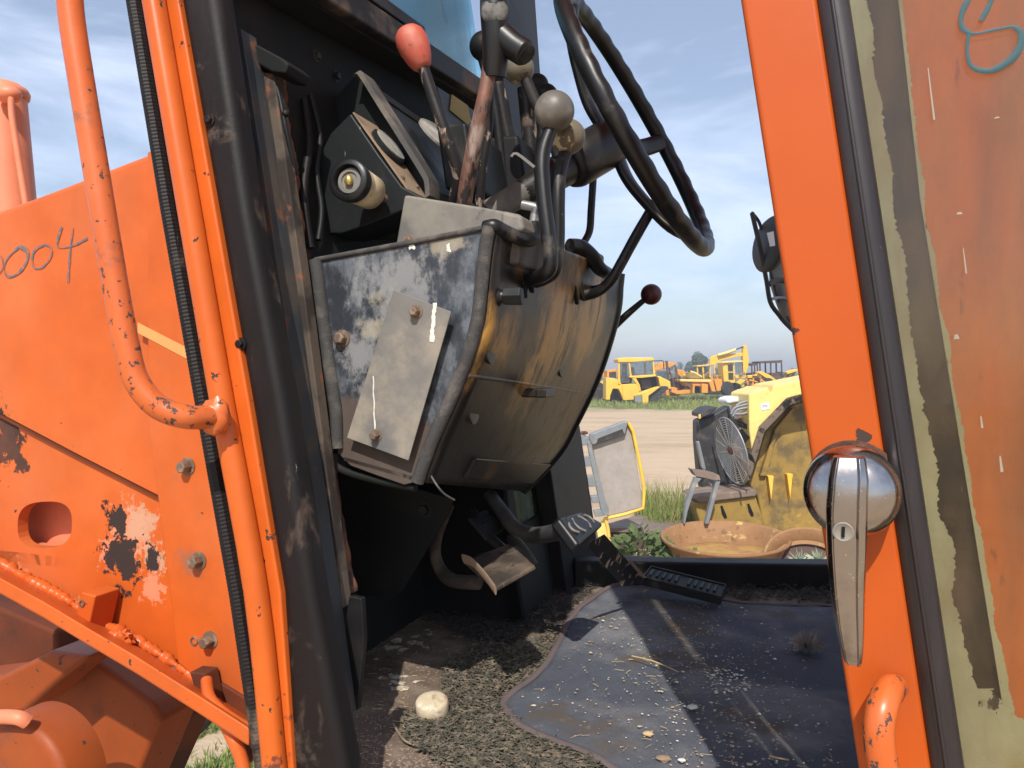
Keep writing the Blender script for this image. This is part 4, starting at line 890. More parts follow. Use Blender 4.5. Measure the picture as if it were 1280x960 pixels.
# handwritten digits
W_ = .0030
def pen(pts): scrib([pa(u, v, .1068) for u, v in pts], .0030, 0, 'marker', LD, 'painted_stroke', EA, True)
pen([(-6, 318), (2, 322), (3, 336), (-4, 343)])
pen([(22, 311), (10, 322), (5, 336), (10, 346), (22, 342), (33, 328), (34, 315), (25, 309), (19, 312)])
pen([(54, 307), (44, 312), (40, 324), (43, 335), (53, 334), (63, 322), (64, 312), (57, 306), (51, 308)])
pen([(77, 284), (73, 296), (72, 308), (84, 309), (98, 304), (109, 298)])
pen([(91, 285), (88, 310), (86, 334), (85, 353)])
# bottom flange
fln = [(-90, 655), (0, 705), (55, 735), (110, 768), (170, 803), (245, 850), (312, 893)]
q = [pa(u, v, .12) for u, v in fln]; q0 = [pa(u, v+17, -.0) for u, v in fln]
V = []; Fc = []
for a_, b_ in zip(q, q0): V += [a_, b_, b_-UP*.026, a_-UP*.03]
for i in range(len(q)-1):
    for k in range(4): Fc.append((i*4+k, i*4+(k+1) % 4, (i+1)*4+(k+1) % 4, (i+1)*4+k))
Fc += [(3, 2, 1, 0), tuple((len(q)-1)*4+k for k in range(4))]
MB().add(V, Fc).build('lower_flange', 'orange', LD, bevel=.004)
pp = cat_rom([pa(u, v, .10) for u, v in [(-20, 692), (40, 727), (80, 748), (120, 775), (150, 790), (190, 812), (230, 838), (262, 862)]], 26)
m = MB(); m.sweep(pp, [.0085+.006*noise.noise(p*70)+.004*noise.noise(p*160) for p in pp], 12); m.build('weld_bead', 'orange', LD, smooth=True)
MB().ball(pa(150, 800, .07), .016, (1.3, .9, .8), seg=24, rings=16, jit=.7).build('weld_blob', 'orange', LD, smooth=True)
# angled bracket
br = MB().prism([pa(101, 740, .06), pa(119, 745, .06), pa(108, 796, .06), pa(89, 788, .06)], EA*.05).build('mount_bracket', 'orange', LD, bevel=.003)
for u, v in ((103, 754), (97, 783)):
    MB().lathe(pa(u, v, .06), -EA, [(-.001, .006), (.002, .0058), (.0022, .0035), (-.001, .003)], 16).build('bolt_hole', 'bolt', br, smooth=True)
# arms and linkages below, in shade
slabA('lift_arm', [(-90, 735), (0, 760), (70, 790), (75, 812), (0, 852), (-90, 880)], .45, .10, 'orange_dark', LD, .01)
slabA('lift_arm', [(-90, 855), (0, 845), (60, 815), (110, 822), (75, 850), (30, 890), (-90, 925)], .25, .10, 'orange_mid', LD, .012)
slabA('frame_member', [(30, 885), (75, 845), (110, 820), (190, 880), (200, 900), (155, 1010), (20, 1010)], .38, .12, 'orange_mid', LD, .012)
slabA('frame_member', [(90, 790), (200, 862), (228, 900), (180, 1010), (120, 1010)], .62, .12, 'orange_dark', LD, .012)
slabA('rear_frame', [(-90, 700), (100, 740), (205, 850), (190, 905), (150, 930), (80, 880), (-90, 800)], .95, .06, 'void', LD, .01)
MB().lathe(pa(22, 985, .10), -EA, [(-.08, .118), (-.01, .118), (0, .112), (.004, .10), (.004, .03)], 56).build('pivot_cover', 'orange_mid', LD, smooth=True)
tubeP('weld_bead', [pa(-20, 898, .08), pa(0, 896, .08), pa(22, 897, .08), pa(34, 902, .09)], .012, 'salmon', LD, n=6)
# hoses behind the frame
tubeP('hose', [pa(258, 850, .05), pa(262, 872, .03), pa(280, 892, .02), pa(312, 912, .02), pa(340, 925, .02)], .0085, 'orange', LD)
tubeP('hose', [pa(270, 880, .07), pa(280, 900, .04), pa(292, 925, .03), pa(302, 950, .03), pa(310, 985, .03)], .0095, 'orange', LD)
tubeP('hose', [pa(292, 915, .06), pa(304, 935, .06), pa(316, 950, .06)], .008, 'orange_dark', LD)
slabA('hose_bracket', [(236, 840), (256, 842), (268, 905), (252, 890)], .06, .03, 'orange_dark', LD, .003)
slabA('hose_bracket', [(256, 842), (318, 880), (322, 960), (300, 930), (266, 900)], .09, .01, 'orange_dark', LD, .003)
# tyre remnant arcs seen under the flange
tubeP('track_arc', [pa(168, 925, 1.1), pa(205, 912, 1.1), pa(235, 895, 1.1), pa(262, 882, 1.1)], .030, 'tyre', LD, asp=.5)
tubeP('track_arc', [pa(160, 958, 1.2), pa(200, 940, 1.2), pa(240, 915, 1.2), pa(262, 892, 1.2)], .030, 'tyre', LD, asp=.5)
# hydraulic cylinder at the far left
cy = MB().lathe(C(-1.02, .62, -.3), P(4, 140, 1.9)-P(24, 420, 1.9), [(0, .05), (.60, .048)], 32)
cy = MB(); c0 = P(16, 300, 1.75); c1 = P(4, 118, 1.75); dx = c1-c0
cy.lathe(c0-dx*.5, dx, [(0, .058), (dx.length*1.46, .047), (dx.length*1.47, .040)], 32)
cyo = cy.build('hydraulic_cylinder', 'salmon', LD, smooth=True)
MB().lathe(c1-dx.normalized()*.012, dx, [(0, .046), (.004, .052), (.014, .054), (.024, .050), (.028, .040), (.034, .036), (.040, .022)], 32).build('cylinder_cap', 'salmon', cyo, smooth=True)
MB().ball(P(10, 118, 1.69), .024, (1.2, 1, .8), seg=18, rings=10).build('cap_elbow', 'salmon', cyo, smooth=True)
tubeP('cylinder_pipe', [P(14, 122, 1.68), P(15, 145, 1.68), P(22, 190, 1.68), P(30, 240, 1.68), P(38, 290, 1.68)], .0068, 'salmon', cyo)
# big parts of the machine that stand outside the picture
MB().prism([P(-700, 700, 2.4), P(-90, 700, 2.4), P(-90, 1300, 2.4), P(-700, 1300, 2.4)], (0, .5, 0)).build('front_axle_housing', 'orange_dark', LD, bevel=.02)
m = MB().lathe((.55, 2.3, .78), (0, 1, 0), [(0, .40), (.0, .60), (.03, .74), (.10, .78), (.40, .78), (.47, .74), (.5, .60), (.5, .40)], 48)
m.build('wheel', 'tyre', LD, smooth=True)
m = MB().lathe((-2.75, 2.6, .78), (0, 1, 0), [(0, .40), (.0, .60), (.03, .74), (.10, .78), (.40, .78), (.47, .74), (.5, .60), (.5, .40)], 48)
m.build('wheel', 'tyre', LD, smooth=True)
MB().abox(-1.0, .9, 1.2, 1.9, .7, FLOOR-.20).build('chassis', 'orange_dark', LD, bevel=.02) if False else None
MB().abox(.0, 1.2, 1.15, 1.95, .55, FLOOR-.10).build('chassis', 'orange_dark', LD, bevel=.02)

#@@CABLOOSE
# ================================================================== loose things in the cab
def on_mat(u, v, dz=0): return pz(u, v, FLOOR+.008+dz)
outline = [(630, 876), (650, 858), (680, 832), (697, 806), (706, 786), (722, 762), (748, 742), (772, 731), (800, 729), (840, 738), (880, 748), (930, 754), (980, 757), (1040, 757), (1150, 762), (1280, 900), (1300, 1080), (960, 1080), (850, 1003), (780, 966), (735, 942), (690, 925), (655, 910), (638, 894)]
def mat_build():
    pts = [on_mat(u, v) for u, v in outline]; cp = cat_rom(pts, 5, closed=True)
    cp2 = [Vector((p.x, p.y)) for p in cp]
    root = thing('floor_mat', 'worn blue grey carpet floor mat scattered with crumbs on the cab floor', 'floor mat', (.25, 1.3, FLOOR))
    c = sum(cp, Vector())/len(cp); V = [c]; Fc = []; K_ = 14
    for k in range(1, K_+1):
        for p in cp:
            q_ = c.lerp(p, k/K_); q_ = Vector((q_.x, q_.y, q_.z+.006*noise.noise(Vector((q_.x*7, q_.y*7, 3)))*(1 if k < K_ else .6)+.004*noise.noise(q_*19)))
            V.append(q_)
    n = len(cp)
    for i in range(n): Fc.append((0, 1+i, 1+(i+1) % n))
    for k in range(K_-1):
        for i in range(n): Fc.append((1+k*n+i, 1+(k+1)*n+i, 1+(k+1)*n+(i+1) % n, 1+k*n+(i+1) % n))
    o = MB().add(V, Fc).build('carpet', 'carpet', root, smooth=True)
    sm = o.modifiers.new('solid', 'SOLIDIFY'); sm.thickness = .005; sm.offset = -1
    m = MB(); m.asp = .5; edge = V[-n:]
    m.sweep([p+UP*.001 for p in edge], .0062, 8, closed=True, flat=UP); m.build('binding', 'carpet_edge', root, smooth=True)
    return root
mat_build()
def poly_in(pts, x, y):
    ins = False; j = len(pts)-1
    for i in range(len(pts)):
        if (pts[i][1] > y) != (pts[j][1] > y) and x < (pts[j][0]-pts[i][0])*(y-pts[i][1])/(pts[j][1]-pts[i][1])+pts[i][0]: ins = not ins
        j = i
    return ins
def scatter(name, region, n, mat, fn, label, kind='stuff', cat='debris', dens=None, z0=0):
    V = []; Fc = []; us = [p[0] for p in region]; vs_ = [p[1] for p in region]; c = 0; tries = 0
    while c < n and tries < n*40:
        tries += 1
        u = random.uniform(min(us), max(us)); v = random.uniform(min(vs_), max(vs_))
        if not poly_in(region, u, v): continue
        if dens and random.random() > dens(u, v): continue
        p = pz(u, v, FLOOR+z0); a, b = fn(p, u, v); k = len(V); V += a; Fc += [tuple(i+k for i in f_) for f_ in b]; c += 1
    o = MB().add(V, Fc); 
    me = bpy.data.meshes.new(name); me.from_pydata([tuple(x) for x in o.v], [], o.f); me.materials.append(MATS[mat])
    ob = bpy.data.objects.new(name, me); COL.objects.link(ob); tag(ob, label, cat, kind=kind); return ob
def husk(L0=.013, W0=.0022, lift=.012):
    def fn(p, u, v):
        th = random.uniform(0, 6.28); L_ = L0*random.uniform(.5, 1.3); w = W0*random.uniform(.6, 1.3); cu = random.uniform(-.35, .35)*L_; tl = random.uniform(-.2, .9)*L_
        d = Vector((math.cos(th), math.sin(th), 0)); s = Vector((-d.y, d.x, 0)); b = p+UP*random.uniform(.001, lift)
        pts = []; fs = []
        for i, t in enumerate((0, .5, 1)):
            c = b+d*L_*t+s*cu*4*t*(1-t)+UP*tl*t*.5; ww = w*(1 if i == 1 else .35)
            pts += [c-s*ww, c+UP*ww*.9, c+s*ww]
        for i in (0, 1):
            for k in (0, 1): a = i*3+k; fs.append((a, a+1, a+4, a+3))
        return pts, fs
    return fn
def chunk(s0, s1, flat=.5):
    def fn(p, u, v):
        s = random.uniform(s0, s1)*(1+(random.random() < .06)*1.0); pts = []
        for i in range(5):
            an = i*1.256+random.uniform(-.3, .3); pts.append(p+Vector((math.cos(an)*s*random.uniform(.6, 1.1), math.sin(an)*s*random.uniform(.6, 1.1), s*.1)))
        pts.append(p+UP*s*flat*random.uniform(.5, 1.2)); return pts, [(i, (i+1) % 5, 5) for i in range(5)]
    return fn
pile = [(500, 905), (520, 888), (560, 885), (552, 850), (560, 832), (600, 806), (650, 812), (668, 800), (700, 792), (692, 812), (672, 838), (625, 872), (632, 896), (660, 918), (760, 962), (640, 985), (560, 962), (515, 935)]
scatter('grass_clippings', pile, 7600, 'husk', husk(.0105, .0017, .010), 'heap of dry dark clippings on the floor beside the blue grey mat')
scatter('dark_litter', [(640, 690), (700, 688), (790, 716), (745, 735), (715, 762), (700, 790), (660, 792), (640, 812), (590, 800), (520, 770), (560, 740), (640, 740), (690, 725)], 3800, 'husk_dark', husk(.012, .002, .008), 'dark litter on the shaded floor under the pedals')  # darker husk colour puts the shade under the pedals into the litter
scatter('sill_litter', [(800, 712), (1035, 716), (1040, 757), (960, 752), (900, 748), (790, 724)], 1900, 'husk_dark', husk(.012, .0022, .014), 'dark dry litter gathered between the mat and the far sill')
scatter('floor_crumbs', [(455, 760), (600, 790), (700, 790), (640, 880), (560, 960), (440, 960), (430, 880)], 1500, 'dust_tan', chunk(.0008, .0026), 'fine earthy crumbs on the bare cab floor')
scatter('doorway_crumbs', [(380, 925), (560, 935), (780, 975), (760, 1010), (370, 1010)], 1500, 'rust_plate', chunk(.0012, .004), 'brown crumbs of dirt along the doorway edge')
scatter('mat_crumbs', [(640, 876), (700, 820), (715, 780), (790, 735), (1000, 770), (1060, 960), (800, 958), (700, 920)], 1100, 'crumb', chunk(.0007, .0026, .4), 'pale crumbs and chips scattered over the mat', dens=lambda u, v: min(1, .18+.8*math.exp(-((u-(905-(v-720)*.05)-(v-840)*.3)/75)**2)+.6*math.exp(-((u-760)/40)**2-((v-800)/22)**2)), z0=.0115)
scatter('white_crumbs', [(880, 835), (930, 838), (940, 862), (900, 868), (885, 860)], 120, 'bird_white', chunk(.001, .003, .4), 'cluster of white paint crumbs near the middle of the mat', z0=.0115)
def pebble(name, u, v, s, mat, label, cat):
    o = MB().ball(pz(u, v, FLOOR+.013), s, (1.3, 1, .5), seg=12, rings=7, jit=.4).build(name, mat, None, smooth=True); tag(o, label, cat)
pebble('pebble', 866, 884, .0068, 'bird_white', 'small round white chip lying alone on the mat', 'chip')
pebble('pebble', 829, 948, .0075, 'dust_tan', 'brown seed husk near the bottom edge of the mat', 'husk')
pebble('pebble', 852, 950, .004, 'bird_white', 'tiny white chip beside the brown husk on the mat', 'chip')
pebble('pebble', 810, 917, .006, 'straw', 'tan wood chip on the lower left of the mat', 'chip')
def straw(p, u, v):
    th = random.uniform(0, 6.28); L_ = random.uniform(.004, .018); d = Vector((math.cos(th), math.sin(th), random.uniform(0, .15)))*L_; w = Vector((-d.y, d.x, 0)).normalized()*random.uniform(.0002, .0005)
    a = p+UP*.001; c_ = a+d*.5+w*random.uniform(-4, 4); b = a+d; t_ = UP*w.length
    return [a-w, a+w, a+t_, c_-w, c_+w, c_+t_, b-w, b+w, b+t_], [(0, 1, 4, 3), (1, 2, 5, 4), (2, 0, 3, 5), (3, 4, 7, 6), (4, 5, 8, 7), (5, 3, 6, 8)]
scatter('straw_bits', [(640, 876), (700, 820), (715, 780), (790, 735), (1000, 770), (1060, 960), (800, 958), (700, 920)], 170, 'straw', straw, 'fine straw bits strewn over the mat', dens=lambda u, v: .15+math.exp(-((u-850)/80)**2-((v-830)/60)**2), z0=.0115)
scatter('floor_straw', [(455, 760), (600, 790), (700, 790), (640, 880), (560, 960), (440, 960), (430, 880)], 160, 'straw', straw, 'fine straw bits strewn over the bare floor')
# tuft of grey fluff
m = MB(); c = pz(1008, 808, FLOOR+.02)
for i in range(260):
    d = Vector((random.gauss(0, 1), random.gauss(0, 1), abs(random.gauss(0, .8)))).normalized(); s = Vector((-d.y, d.x, .1))*.0005
    L_ = random.uniform(.012, .034); m.add([c-s, c+s, c+d*L_+s+Vector((0, 0, -.004)), c+d*L_-s], [(0, 1, 2, 3)])
tag(m.build('fluff', 'fluff_gray'), 'clump of grey fluff on the shaded part of the mat', 'fluff', kind='stuff')
o = tubeP('twig', [on_mat(790, 820, .012), on_mat(815, 826, .016), on_mat(835, 834, .014), on_mat(848, 840, .012)], [.0013, .0012, .001, .0008], 'straw', None); tag(o, 'thin straw twig lying across the lit mat', 'twig')
o = tubeP('twig', [on_mat(962, 945, .012), on_mat(975, 948, .014), on_mat(986, 950, .012)], .0011, 'straw', None); tag(o, 'short straw twig at the bottom right of the mat', 'twig')
o = tubeP('twig', [pzf(492, 905, .006), pzf(505, 925, .008), pzf(528, 934, .006)], .0016, 'dust_tan', None); tag(o, 'short dark twig left of the clippings heap', 'twig')
o = tubeP('stick', [pzf(429, 902, .01), pzf(434, 925, .012), pzf(441, 945, .01), pzf(446, 965, .008)], .0022, 'dust_tan', None); tag(o, 'bent brown stick at the foot of the black pillar', 'stick')
m = MB(); c = pzf(541, 895, .002)
m.lathe(c, Vector((-.03, -.22, 1)), [(0, .0225), (.002, .0245), (.024, .0245), (.0275, .0225), (.0288, .018), (.0282, .003)], 36)
for i_, q_ in enumerate(m.v): m.v[i_] = q_+Vector((noise.noise(q_*60), noise.noise(q_*60+Vector((5, 0, 0))), noise.noise(q_*80)))*.0006
tag(m.build('cream_cap', 'puck', smooth=True), 'round cream coloured cap standing beside the clippings heap', 'cap')
# pale droppings on the floor
for i, (u, v, s) in enumerate(((497, 801, .013), (515, 803, .011), (525, 804, .009), (478, 848, .008), (503, 861, .013), (520, 852, .006), (470, 824, .005), (490, 788, .011))):
    V = []; n = 14; c = pzf(u, v, .0012)
    for k in range(n):
        an = 6.283*k/n; rr = s*(.75+.45*noise.noise(Vector((math.cos(an)*1.5, math.sin(an)*1.5, i*3.1)))); V.append(c+Vector((math.cos(an)*rr*1.2, math.sin(an)*rr*1.1, 0)))
    MB().prism(V, UP*.0008).build('bird_dropping', 'crumb', LD)
#@@BACK
# ================================================================== ground, grass and trees
def sheet(name, pts, z, mat, sub=0):
    o = MB().add([(x, y, z) for x, y in pts], [tuple(range(len(pts)))]).build(name, mat); o['kind'] = 'structure'; return o
g = MB(); nx, ny = 60, 90; V = []; Fc = []
xs = np.concatenate([-np.geomspace(900, 2, 30), np.geomspace(2, 900, 31)]); ys = np.concatenate([[-60, -20, 0], np.geomspace(2, 1500, 88)])
for y in ys:
    for x in xs:
        z = .05*noise.noise(Vector((x*.35, y*.35, 0)))+.10*noise.noise(Vector((x*.07, y*.07, 5)))*min(1, abs(y)/30)
        V.append((x, y, z-.04))
for j in range(len(ys)-1):
    for i in range(len(xs)-1): a = j*len(xs)+i; Fc.append((a, a+1, a+len(xs)+1, a+len(xs)))
o = g.add(V, Fc).build('ground', 'dirt', smooth=True); o['kind'] = 'structure'
def blades(name, n, fx, hgt, wid, mat, label, lean=.35, cat='grass'):
    p = fx(n); n = len(p); th = rng.uniform(0, 6.28, n); h_ = hgt*rng.uniform(.4, 1.15, n); w = wid*rng.uniform(.6, 1.4, n)
    lx = rng.normal(0, lean, n)*h_; ly = rng.normal(0, lean, n)*h_; c, s = np.cos(th)*w, np.sin(th)*w
    V = np.zeros((n, 5, 3)); 
    V[:, 0] = np.stack([p[:, 0]-c, p[:, 1]-s, p[:, 2]], 1); V[:, 1] = np.stack([p[:, 0]+c, p[:, 1]+s, p[:, 2]], 1)
    V[:, 2] = np.stack([p[:, 0]+c*.7+lx*.4, p[:, 1]+s*.7+ly*.4, p[:, 2]+h_*.6], 1); V[:, 3] = np.stack([p[:, 0]-c*.7+lx*.4, p[:, 1]-s*.7+ly*.4, p[:, 2]+h_*.6], 1)
    V[:, 4] = np.stack([p[:, 0]+lx, p[:, 1]+ly, p[:, 2]+h_], 1)
    base = (np.arange(n)*5)[:, None]; quads = base+np.array([0, 1, 2, 3]); tris = base+np.array([3, 2, 4])
    me = bpy.data.meshes.new(name); me.from_pydata(V.reshape(-1, 3).tolist(), [], quads.tolist()+tris.tolist()); me.materials.append(MATS[mat])
    o = bpy.data.objects.new(name, me); COL.objects.link(o); tag(o, label, cat, kind='stuff'); return o
def area(x0, x1, y0, y1, clump=0, sc=.3, thr=0):
    def f(n):
        x = rng.uniform(x0, x1, n); y = rng.uniform(y0, y1, n)
        if clump:
            k = np.array([noise.noise(Vector((a*sc, b*sc, 2)))+thr > 0 for a, b in zip(x, y)]); x, y = x[k], y[k]
        return np.stack([x, y, np.full(len(x), -.06)], 1)
    return f
def area_far(n):
    y = rng.uniform(47, 80, n); x = rng.uniform(-6, 45, n)
    e = np.array([48.5+3.0*noise.noise(Vector((a*.12, 0, 0)))+1.6*noise.noise(Vector((a*.6, 3, 0)))+(max(0, 9-a)*.6 if a < 9 else 0) for a in x]); k = y > e
    return np.stack([x[k], y[k], np.full(k.sum(), -.08)], 1)
blades('field_grass', 30000, area_far, .42, .035, 'grass', 'rough green grass strip in front of the parked yellow machines')
blades('dry_grass', 9000, area_far, .48, .03, 'grass_dry', 'dry stalks mixed through the grass strip by the yellow machines')
blades('near_grass', 30000, area(-4, -1.2, 4.2, 7.0, 1, .8, .45), .11, .006, 'grass', 'short green grass on the ground under the orange lift arms')
blades('near_dry_grass', 7000, area(-5, -.9, 4.2, 8.5, 1, 1.2, .2), .09, .005, 'grass_dry', 'dry grass on the ground under the orange lift arms')
blades('tall_weeds', 800, area(2.0, 2.75, 10.9, 12.6, 1, 1.1, .25), .62, .009, 'grass', 'tall green weeds between the door panel and the radiator', .22)
blades('tall_dry_weeds', 260, area(2.0, 2.8, 10.9, 12.4), .75, .006, 'grass_dry', 'dry weed stalks beside the bent steel stand', .2)
blades('yard_weeds', 2600, area(-1.5, 5.5, 8.0, 13.5, 1, .9, -.08), .16, .008, 'grass', 'low weeds around the scrap parts on the dirt')
def leafy(name, c, r, h_, n, mat, label, cat, sz):
    m = MB(); root = thing(name, label, cat, c)
    for i in range(n):
        an = random.uniform(0, 6.28); q_ = math.sqrt(random.random()); p = Vector(c)+Vector((math.cos(an)*r*q_, math.sin(an)*r*q_, random.uniform(.1, 1)*h_*(1.1-q_*.6)))
        d = Vector((math.cos(an), math.sin(an), random.uniform(-.2, .7))).normalized(); s = d.orthogonal().normalized()*sz*random.uniform(.3, .5); L_ = sz*random.uniform(.7, 1.4)
        m.add([p, p+d*L_*.5+s, p+d*L_, p+d*L_*.5-s], [(0, 1, 2, 3)])
    o = m.build('foliage', mat, root); o['kind'] = 'stuff'
    for k in range(5):
        an = k*1.26; MB().sweep([Vector(c), Vector(c)+Vector((math.cos(an)*r*.5, math.sin(an)*r*.5, h_*.8))], .006, 5).build('stem', mat, root)
    return root
leafy('weed_plant', (1.62, 9.6, 0), .34, .42, 260, 'leaf', 'leafy green weed growing below the rusty steel platform', 'weed', .10)
leafy('weed_plant', (2.1, 9.2, 0), .30, .22, 160, 'leaf', 'low leafy weed left of the rusty round basin', 'weed', .08)
def tree(label, u, vt, d, wpx, n, cat='tree', mat='treeleaf'):
    x = (u-640)/F*d; top = H-(vt-465)/F*d; r = wpx/F*d/2
    root = thing('tree' if cat == 'tree' else 'bush', label, cat, (x, d, 0))
    m = MB(); cz = top*.56; cl = []
    for k in range(26):
        an = random.uniform(0, 6.28); q_ = math.sqrt(random.random())*.78; zz = random.uniform(-1, 1)
        f_ = math.sqrt(max(.05, 1-zz*zz*.85)); cl.append((Vector((x+math.cos(an)*r*q_*f_, d+math.sin(an)*r*q_*f_, cz+zz*top*.36)), r*random.uniform(.18, .34)))
    for i in range(n):
        c_, cr_ = random.choice(cl); dd = Vector((random.gauss(0, 1), random.gauss(0, 1), random.gauss(0, 1))).normalized()
        p = c_+dd*cr_*random.uniform(.75, 1.05); s = dd.orthogonal().normalized(); t_ = dd.cross(s); q_ = random.uniform(0, 6.28); s, t_ = s*math.cos(q_)+t_*math.sin(q_), t_*math.cos(q_)-s*math.sin(q_)
        z_ = r*.045*random.uniform(.6, 1.5); tl = dd*z_*random.uniform(-.6, .6); m.add([p-s*z_, p-t_*z_*.7+tl, p+s*z_, p+t_*z_*.7], [(0, 1, 2, 3)])
    o = m.build('crown', mat, root); o['kind'] = 'stuff'
    MB().sweep([(x, d, -.2), (x+.1, d, top*.3), (x-.1, d, top*.6)], [r*.09, r*.06, r*.03], 8).build('trunk', 'bark', root, smooth=True)
    for k in range(4):
        c_ = cl[k][0]; MB().sweep([(x, d, top*.32), Vector((x, d, top*.4)).lerp(c_, .5), c_], [r*.04, r*.03, r*.012], 6).build('limb', 'bark', root, smooth=True)
tree('round green tree on the horizon beside the excavator boom', 869, 441, 150, 38, 5200)
tree('smaller green tree seen under the excavator boom', 905, 455, 155, 26, 2600)
tree('small tree just left of the round green tree', 846, 452, 160, 22, 2000)
tree('low distant bush at the far right horizon', 992, 459, 170, 16, 900, 'bush')
tree('tiny distant bush at the left edge of the horizon', 752, 461, 190, 14, 700, 'bush')

# ================================================================== yellow machines across the yard
def conv(ox, oy, s): return lambda pts: [(ox+x/s, oy+y/s) for x, y in pts]
z6 = conv(740, 420, 8); z7 = conv(860, 420, 8.533); z4 = conv(860, 480, 4); z5 = conv(700, 500, 4.3625)
def DP(name, pts, d, th, mat, par, bevel=.03, label=None): return slabD(name, pts, d, th, mat, par, bevel, label)
def rod(name, pts, d, r, mat, par, d2=None, seg=8):
    n = len(pts); q_ = [P(u, v, d+(d2 or 0)*i/max(1, n-1)) for i, (u, v) in enumerate(pts)]
    return MB().sweep(q_, r, seg).build(name, mat, par, smooth=True)
def tyre(u, v, d, rad, w, par, mat='tyre', name='wheel', yaw=0.0, rim='yellow_dirty'):
    c = P(u, v, d); ax = Vector((math.sin(yaw), -math.cos(yaw), 0))
    o = MB().lathe(c, ax, [(-w, rad*.55), (-w, rad*.9), (-w*.8, rad), (-w*.2, rad), (0, rad*.9), (0, rad*.55)], 28).build(name, mat, par, smooth=True)
    MB().lathe(c+ax*.005, ax, [(-w*.6, rad*.56), (-.02, rad*.56), (0, rad*.5), (-.08, rad*.25), (-.05, .02)], 24).build('rim', rim, o, smooth=True)
    return o
# --- truck with a cab
T = thing('dump_truck', 'yellow haul truck with glazed cab at the left end of the far row', 'truck', P(797, 503, 58))
DP('cab_roof', z6([(256, 228), (300, 216), (600, 214), (624, 226), (624, 246), (430, 262), (262, 266)]), 56.2, 2.4, 'yellow', T, .10)
for a_ in ([(262, 266), (280, 266), (284, 480), (262, 480)], [(364, 262), (380, 262), (400, 410), (384, 410)], [(604, 246), (620, 246), (632, 392), (616, 392)]):
    DP('cab_post', z6(a_), 56.3, .14, 'yellow', T)
for a_ in ([(270, 266), (286, 266), (290, 440), (272, 440)], [(520, 262), (540, 262), (546, 400), (524, 400)]):
    DP('cab_post', z6(a_), 58.3, .14, 'yellow', T)
DP('window', z6([(380, 266), (604, 250), (614, 386), (402, 400)]), 56.36, .02, 'cab_glass', T, 0)
DP('window', z6([(282, 268), (362, 266), (384, 470), (288, 470)]), 56.38, .02, 'cab_glass', T, 0)
DP('cab_back', z6([(300, 275), (350, 275), (352, 470), (300, 470)]), 58.2, .06, 'steel_dark', T)
DP('seat', z6([(386, 312), (420, 308), (434, 385), (470, 385), (470, 404), (392, 404)]), 57.2, .6, 'steel_dark', T, .05)
DP('console', z6([(290, 390), (400, 400), (400, 470), (300, 486)]), 57.0, .5, 'steel_dark', T, .05)
DP('cab_sill', z6([(370, 400), (640, 384), (644, 404), (500, 420), (376, 418)]), 56.2, 2.2, 'yellow', T, .05)
DP('wheel_fender', z6([(140, 412), (200, 420), (272, 440), (300, 484), (306, 500), (312, 640), (290, 580), (264, 530), (210, 528), (186, 590), (180, 640), (140, 640)]), 56.4, 1.9, 'yellow', T, .05)
DP('rear_body', z6([(150, 345), (250, 328), (256, 420), (150, 412)]), 57.0, 1.8, 'yellow_orange', T, .05)
DP('rear_window', z6([(170, 362), (240, 355), (244, 420), (172, 416)]), 56.96, .03, 'steel_dark', T, 0)
DP('side_panel', z6([(300, 484), (400, 480), (470, 480), (480, 560), (440, 590), (416, 640), (312, 645)]), 56.3, .8, 'yellow', T, .05)
DP('hood_side', z6([(398, 420), (440, 420), (480, 490), (492, 550), (470, 560), (462, 500)]), 56.25, .4, 'yellow', T, .05)
DP('engine_bay', z6([(440, 424), (640, 408), (650, 500), (500, 550), (460, 500)]), 57.2, .5, 'void', T, .05)
DP('engine', z6([(480, 440), (560, 430), (600, 450), (600, 520), (500, 530)]), 56.9, .3, 'burnt', T, .08)
DP('hood', z6([(640, 398), (676, 400), (784, 455), (792, 530), (720, 540), (680, 500), (664, 420)]), 56.3, 1.6, 'yellow', T, .06)
rod('mirror_arm', z6([(620, 250), (700, 246), (716, 252), (718, 330)]), 56.2, .04, 'steel_dark', T)
tyre(*z6([(240, 590)])[0], 57.2, .62, .6, T)
FD = thing('loose_fender', 'yellow and grey fender lying in the grass in front of the haul truck', 'fender', P(812, 505, 55))
DP('fender_shell', z6([(420, 600), (500, 562), (640, 512), (690, 504), (640, 545), (566, 600), (566, 684), (506, 676), (500, 590)]), 54.6, .9, 'yellow', FD, .05)
DP('fender_liner', z6([(690, 503), (750, 500), (772, 522), (700, 580), (706, 620), (680, 625), (640, 650), (566, 655), (570, 600), (640, 548)]), 54.9, .8, 'steel_dark', FD, .05)
DP('fender_step', z6([(428, 602), (498, 592), (504, 672), (430, 668)]), 54.58, .5, 'steel_gray', FD, .03)
TY = thing('worn_tyre', 'dark worn tyre lying at the left end of the machine row', 'tyre', P(746, 500, 60))
tyre(*z6([(60, 585)])[0], 60.5, 1.0, .7, TY, yaw=.5, name='casing')
SB = thing('scrap_boom', 'yellow boom section leaning behind the worn tyre', 'boom', P(750, 500, 62))
DP('boom_plate', z6([(40, 500), (130, 428), (140, 440), (140, 470), (66, 512)]), 61.5, .5, 'yellow', SB); DP('boom_box', z6([(60, 420), (140, 400), (150, 345), (100, 380)]), 62.5, 1, 'yellow_orange', SB)
DP('boom_foot', z6([(90, 480), (140, 470), (140, 620), (100, 620)]), 62.0, .5, 'yellow_dirty', SB)
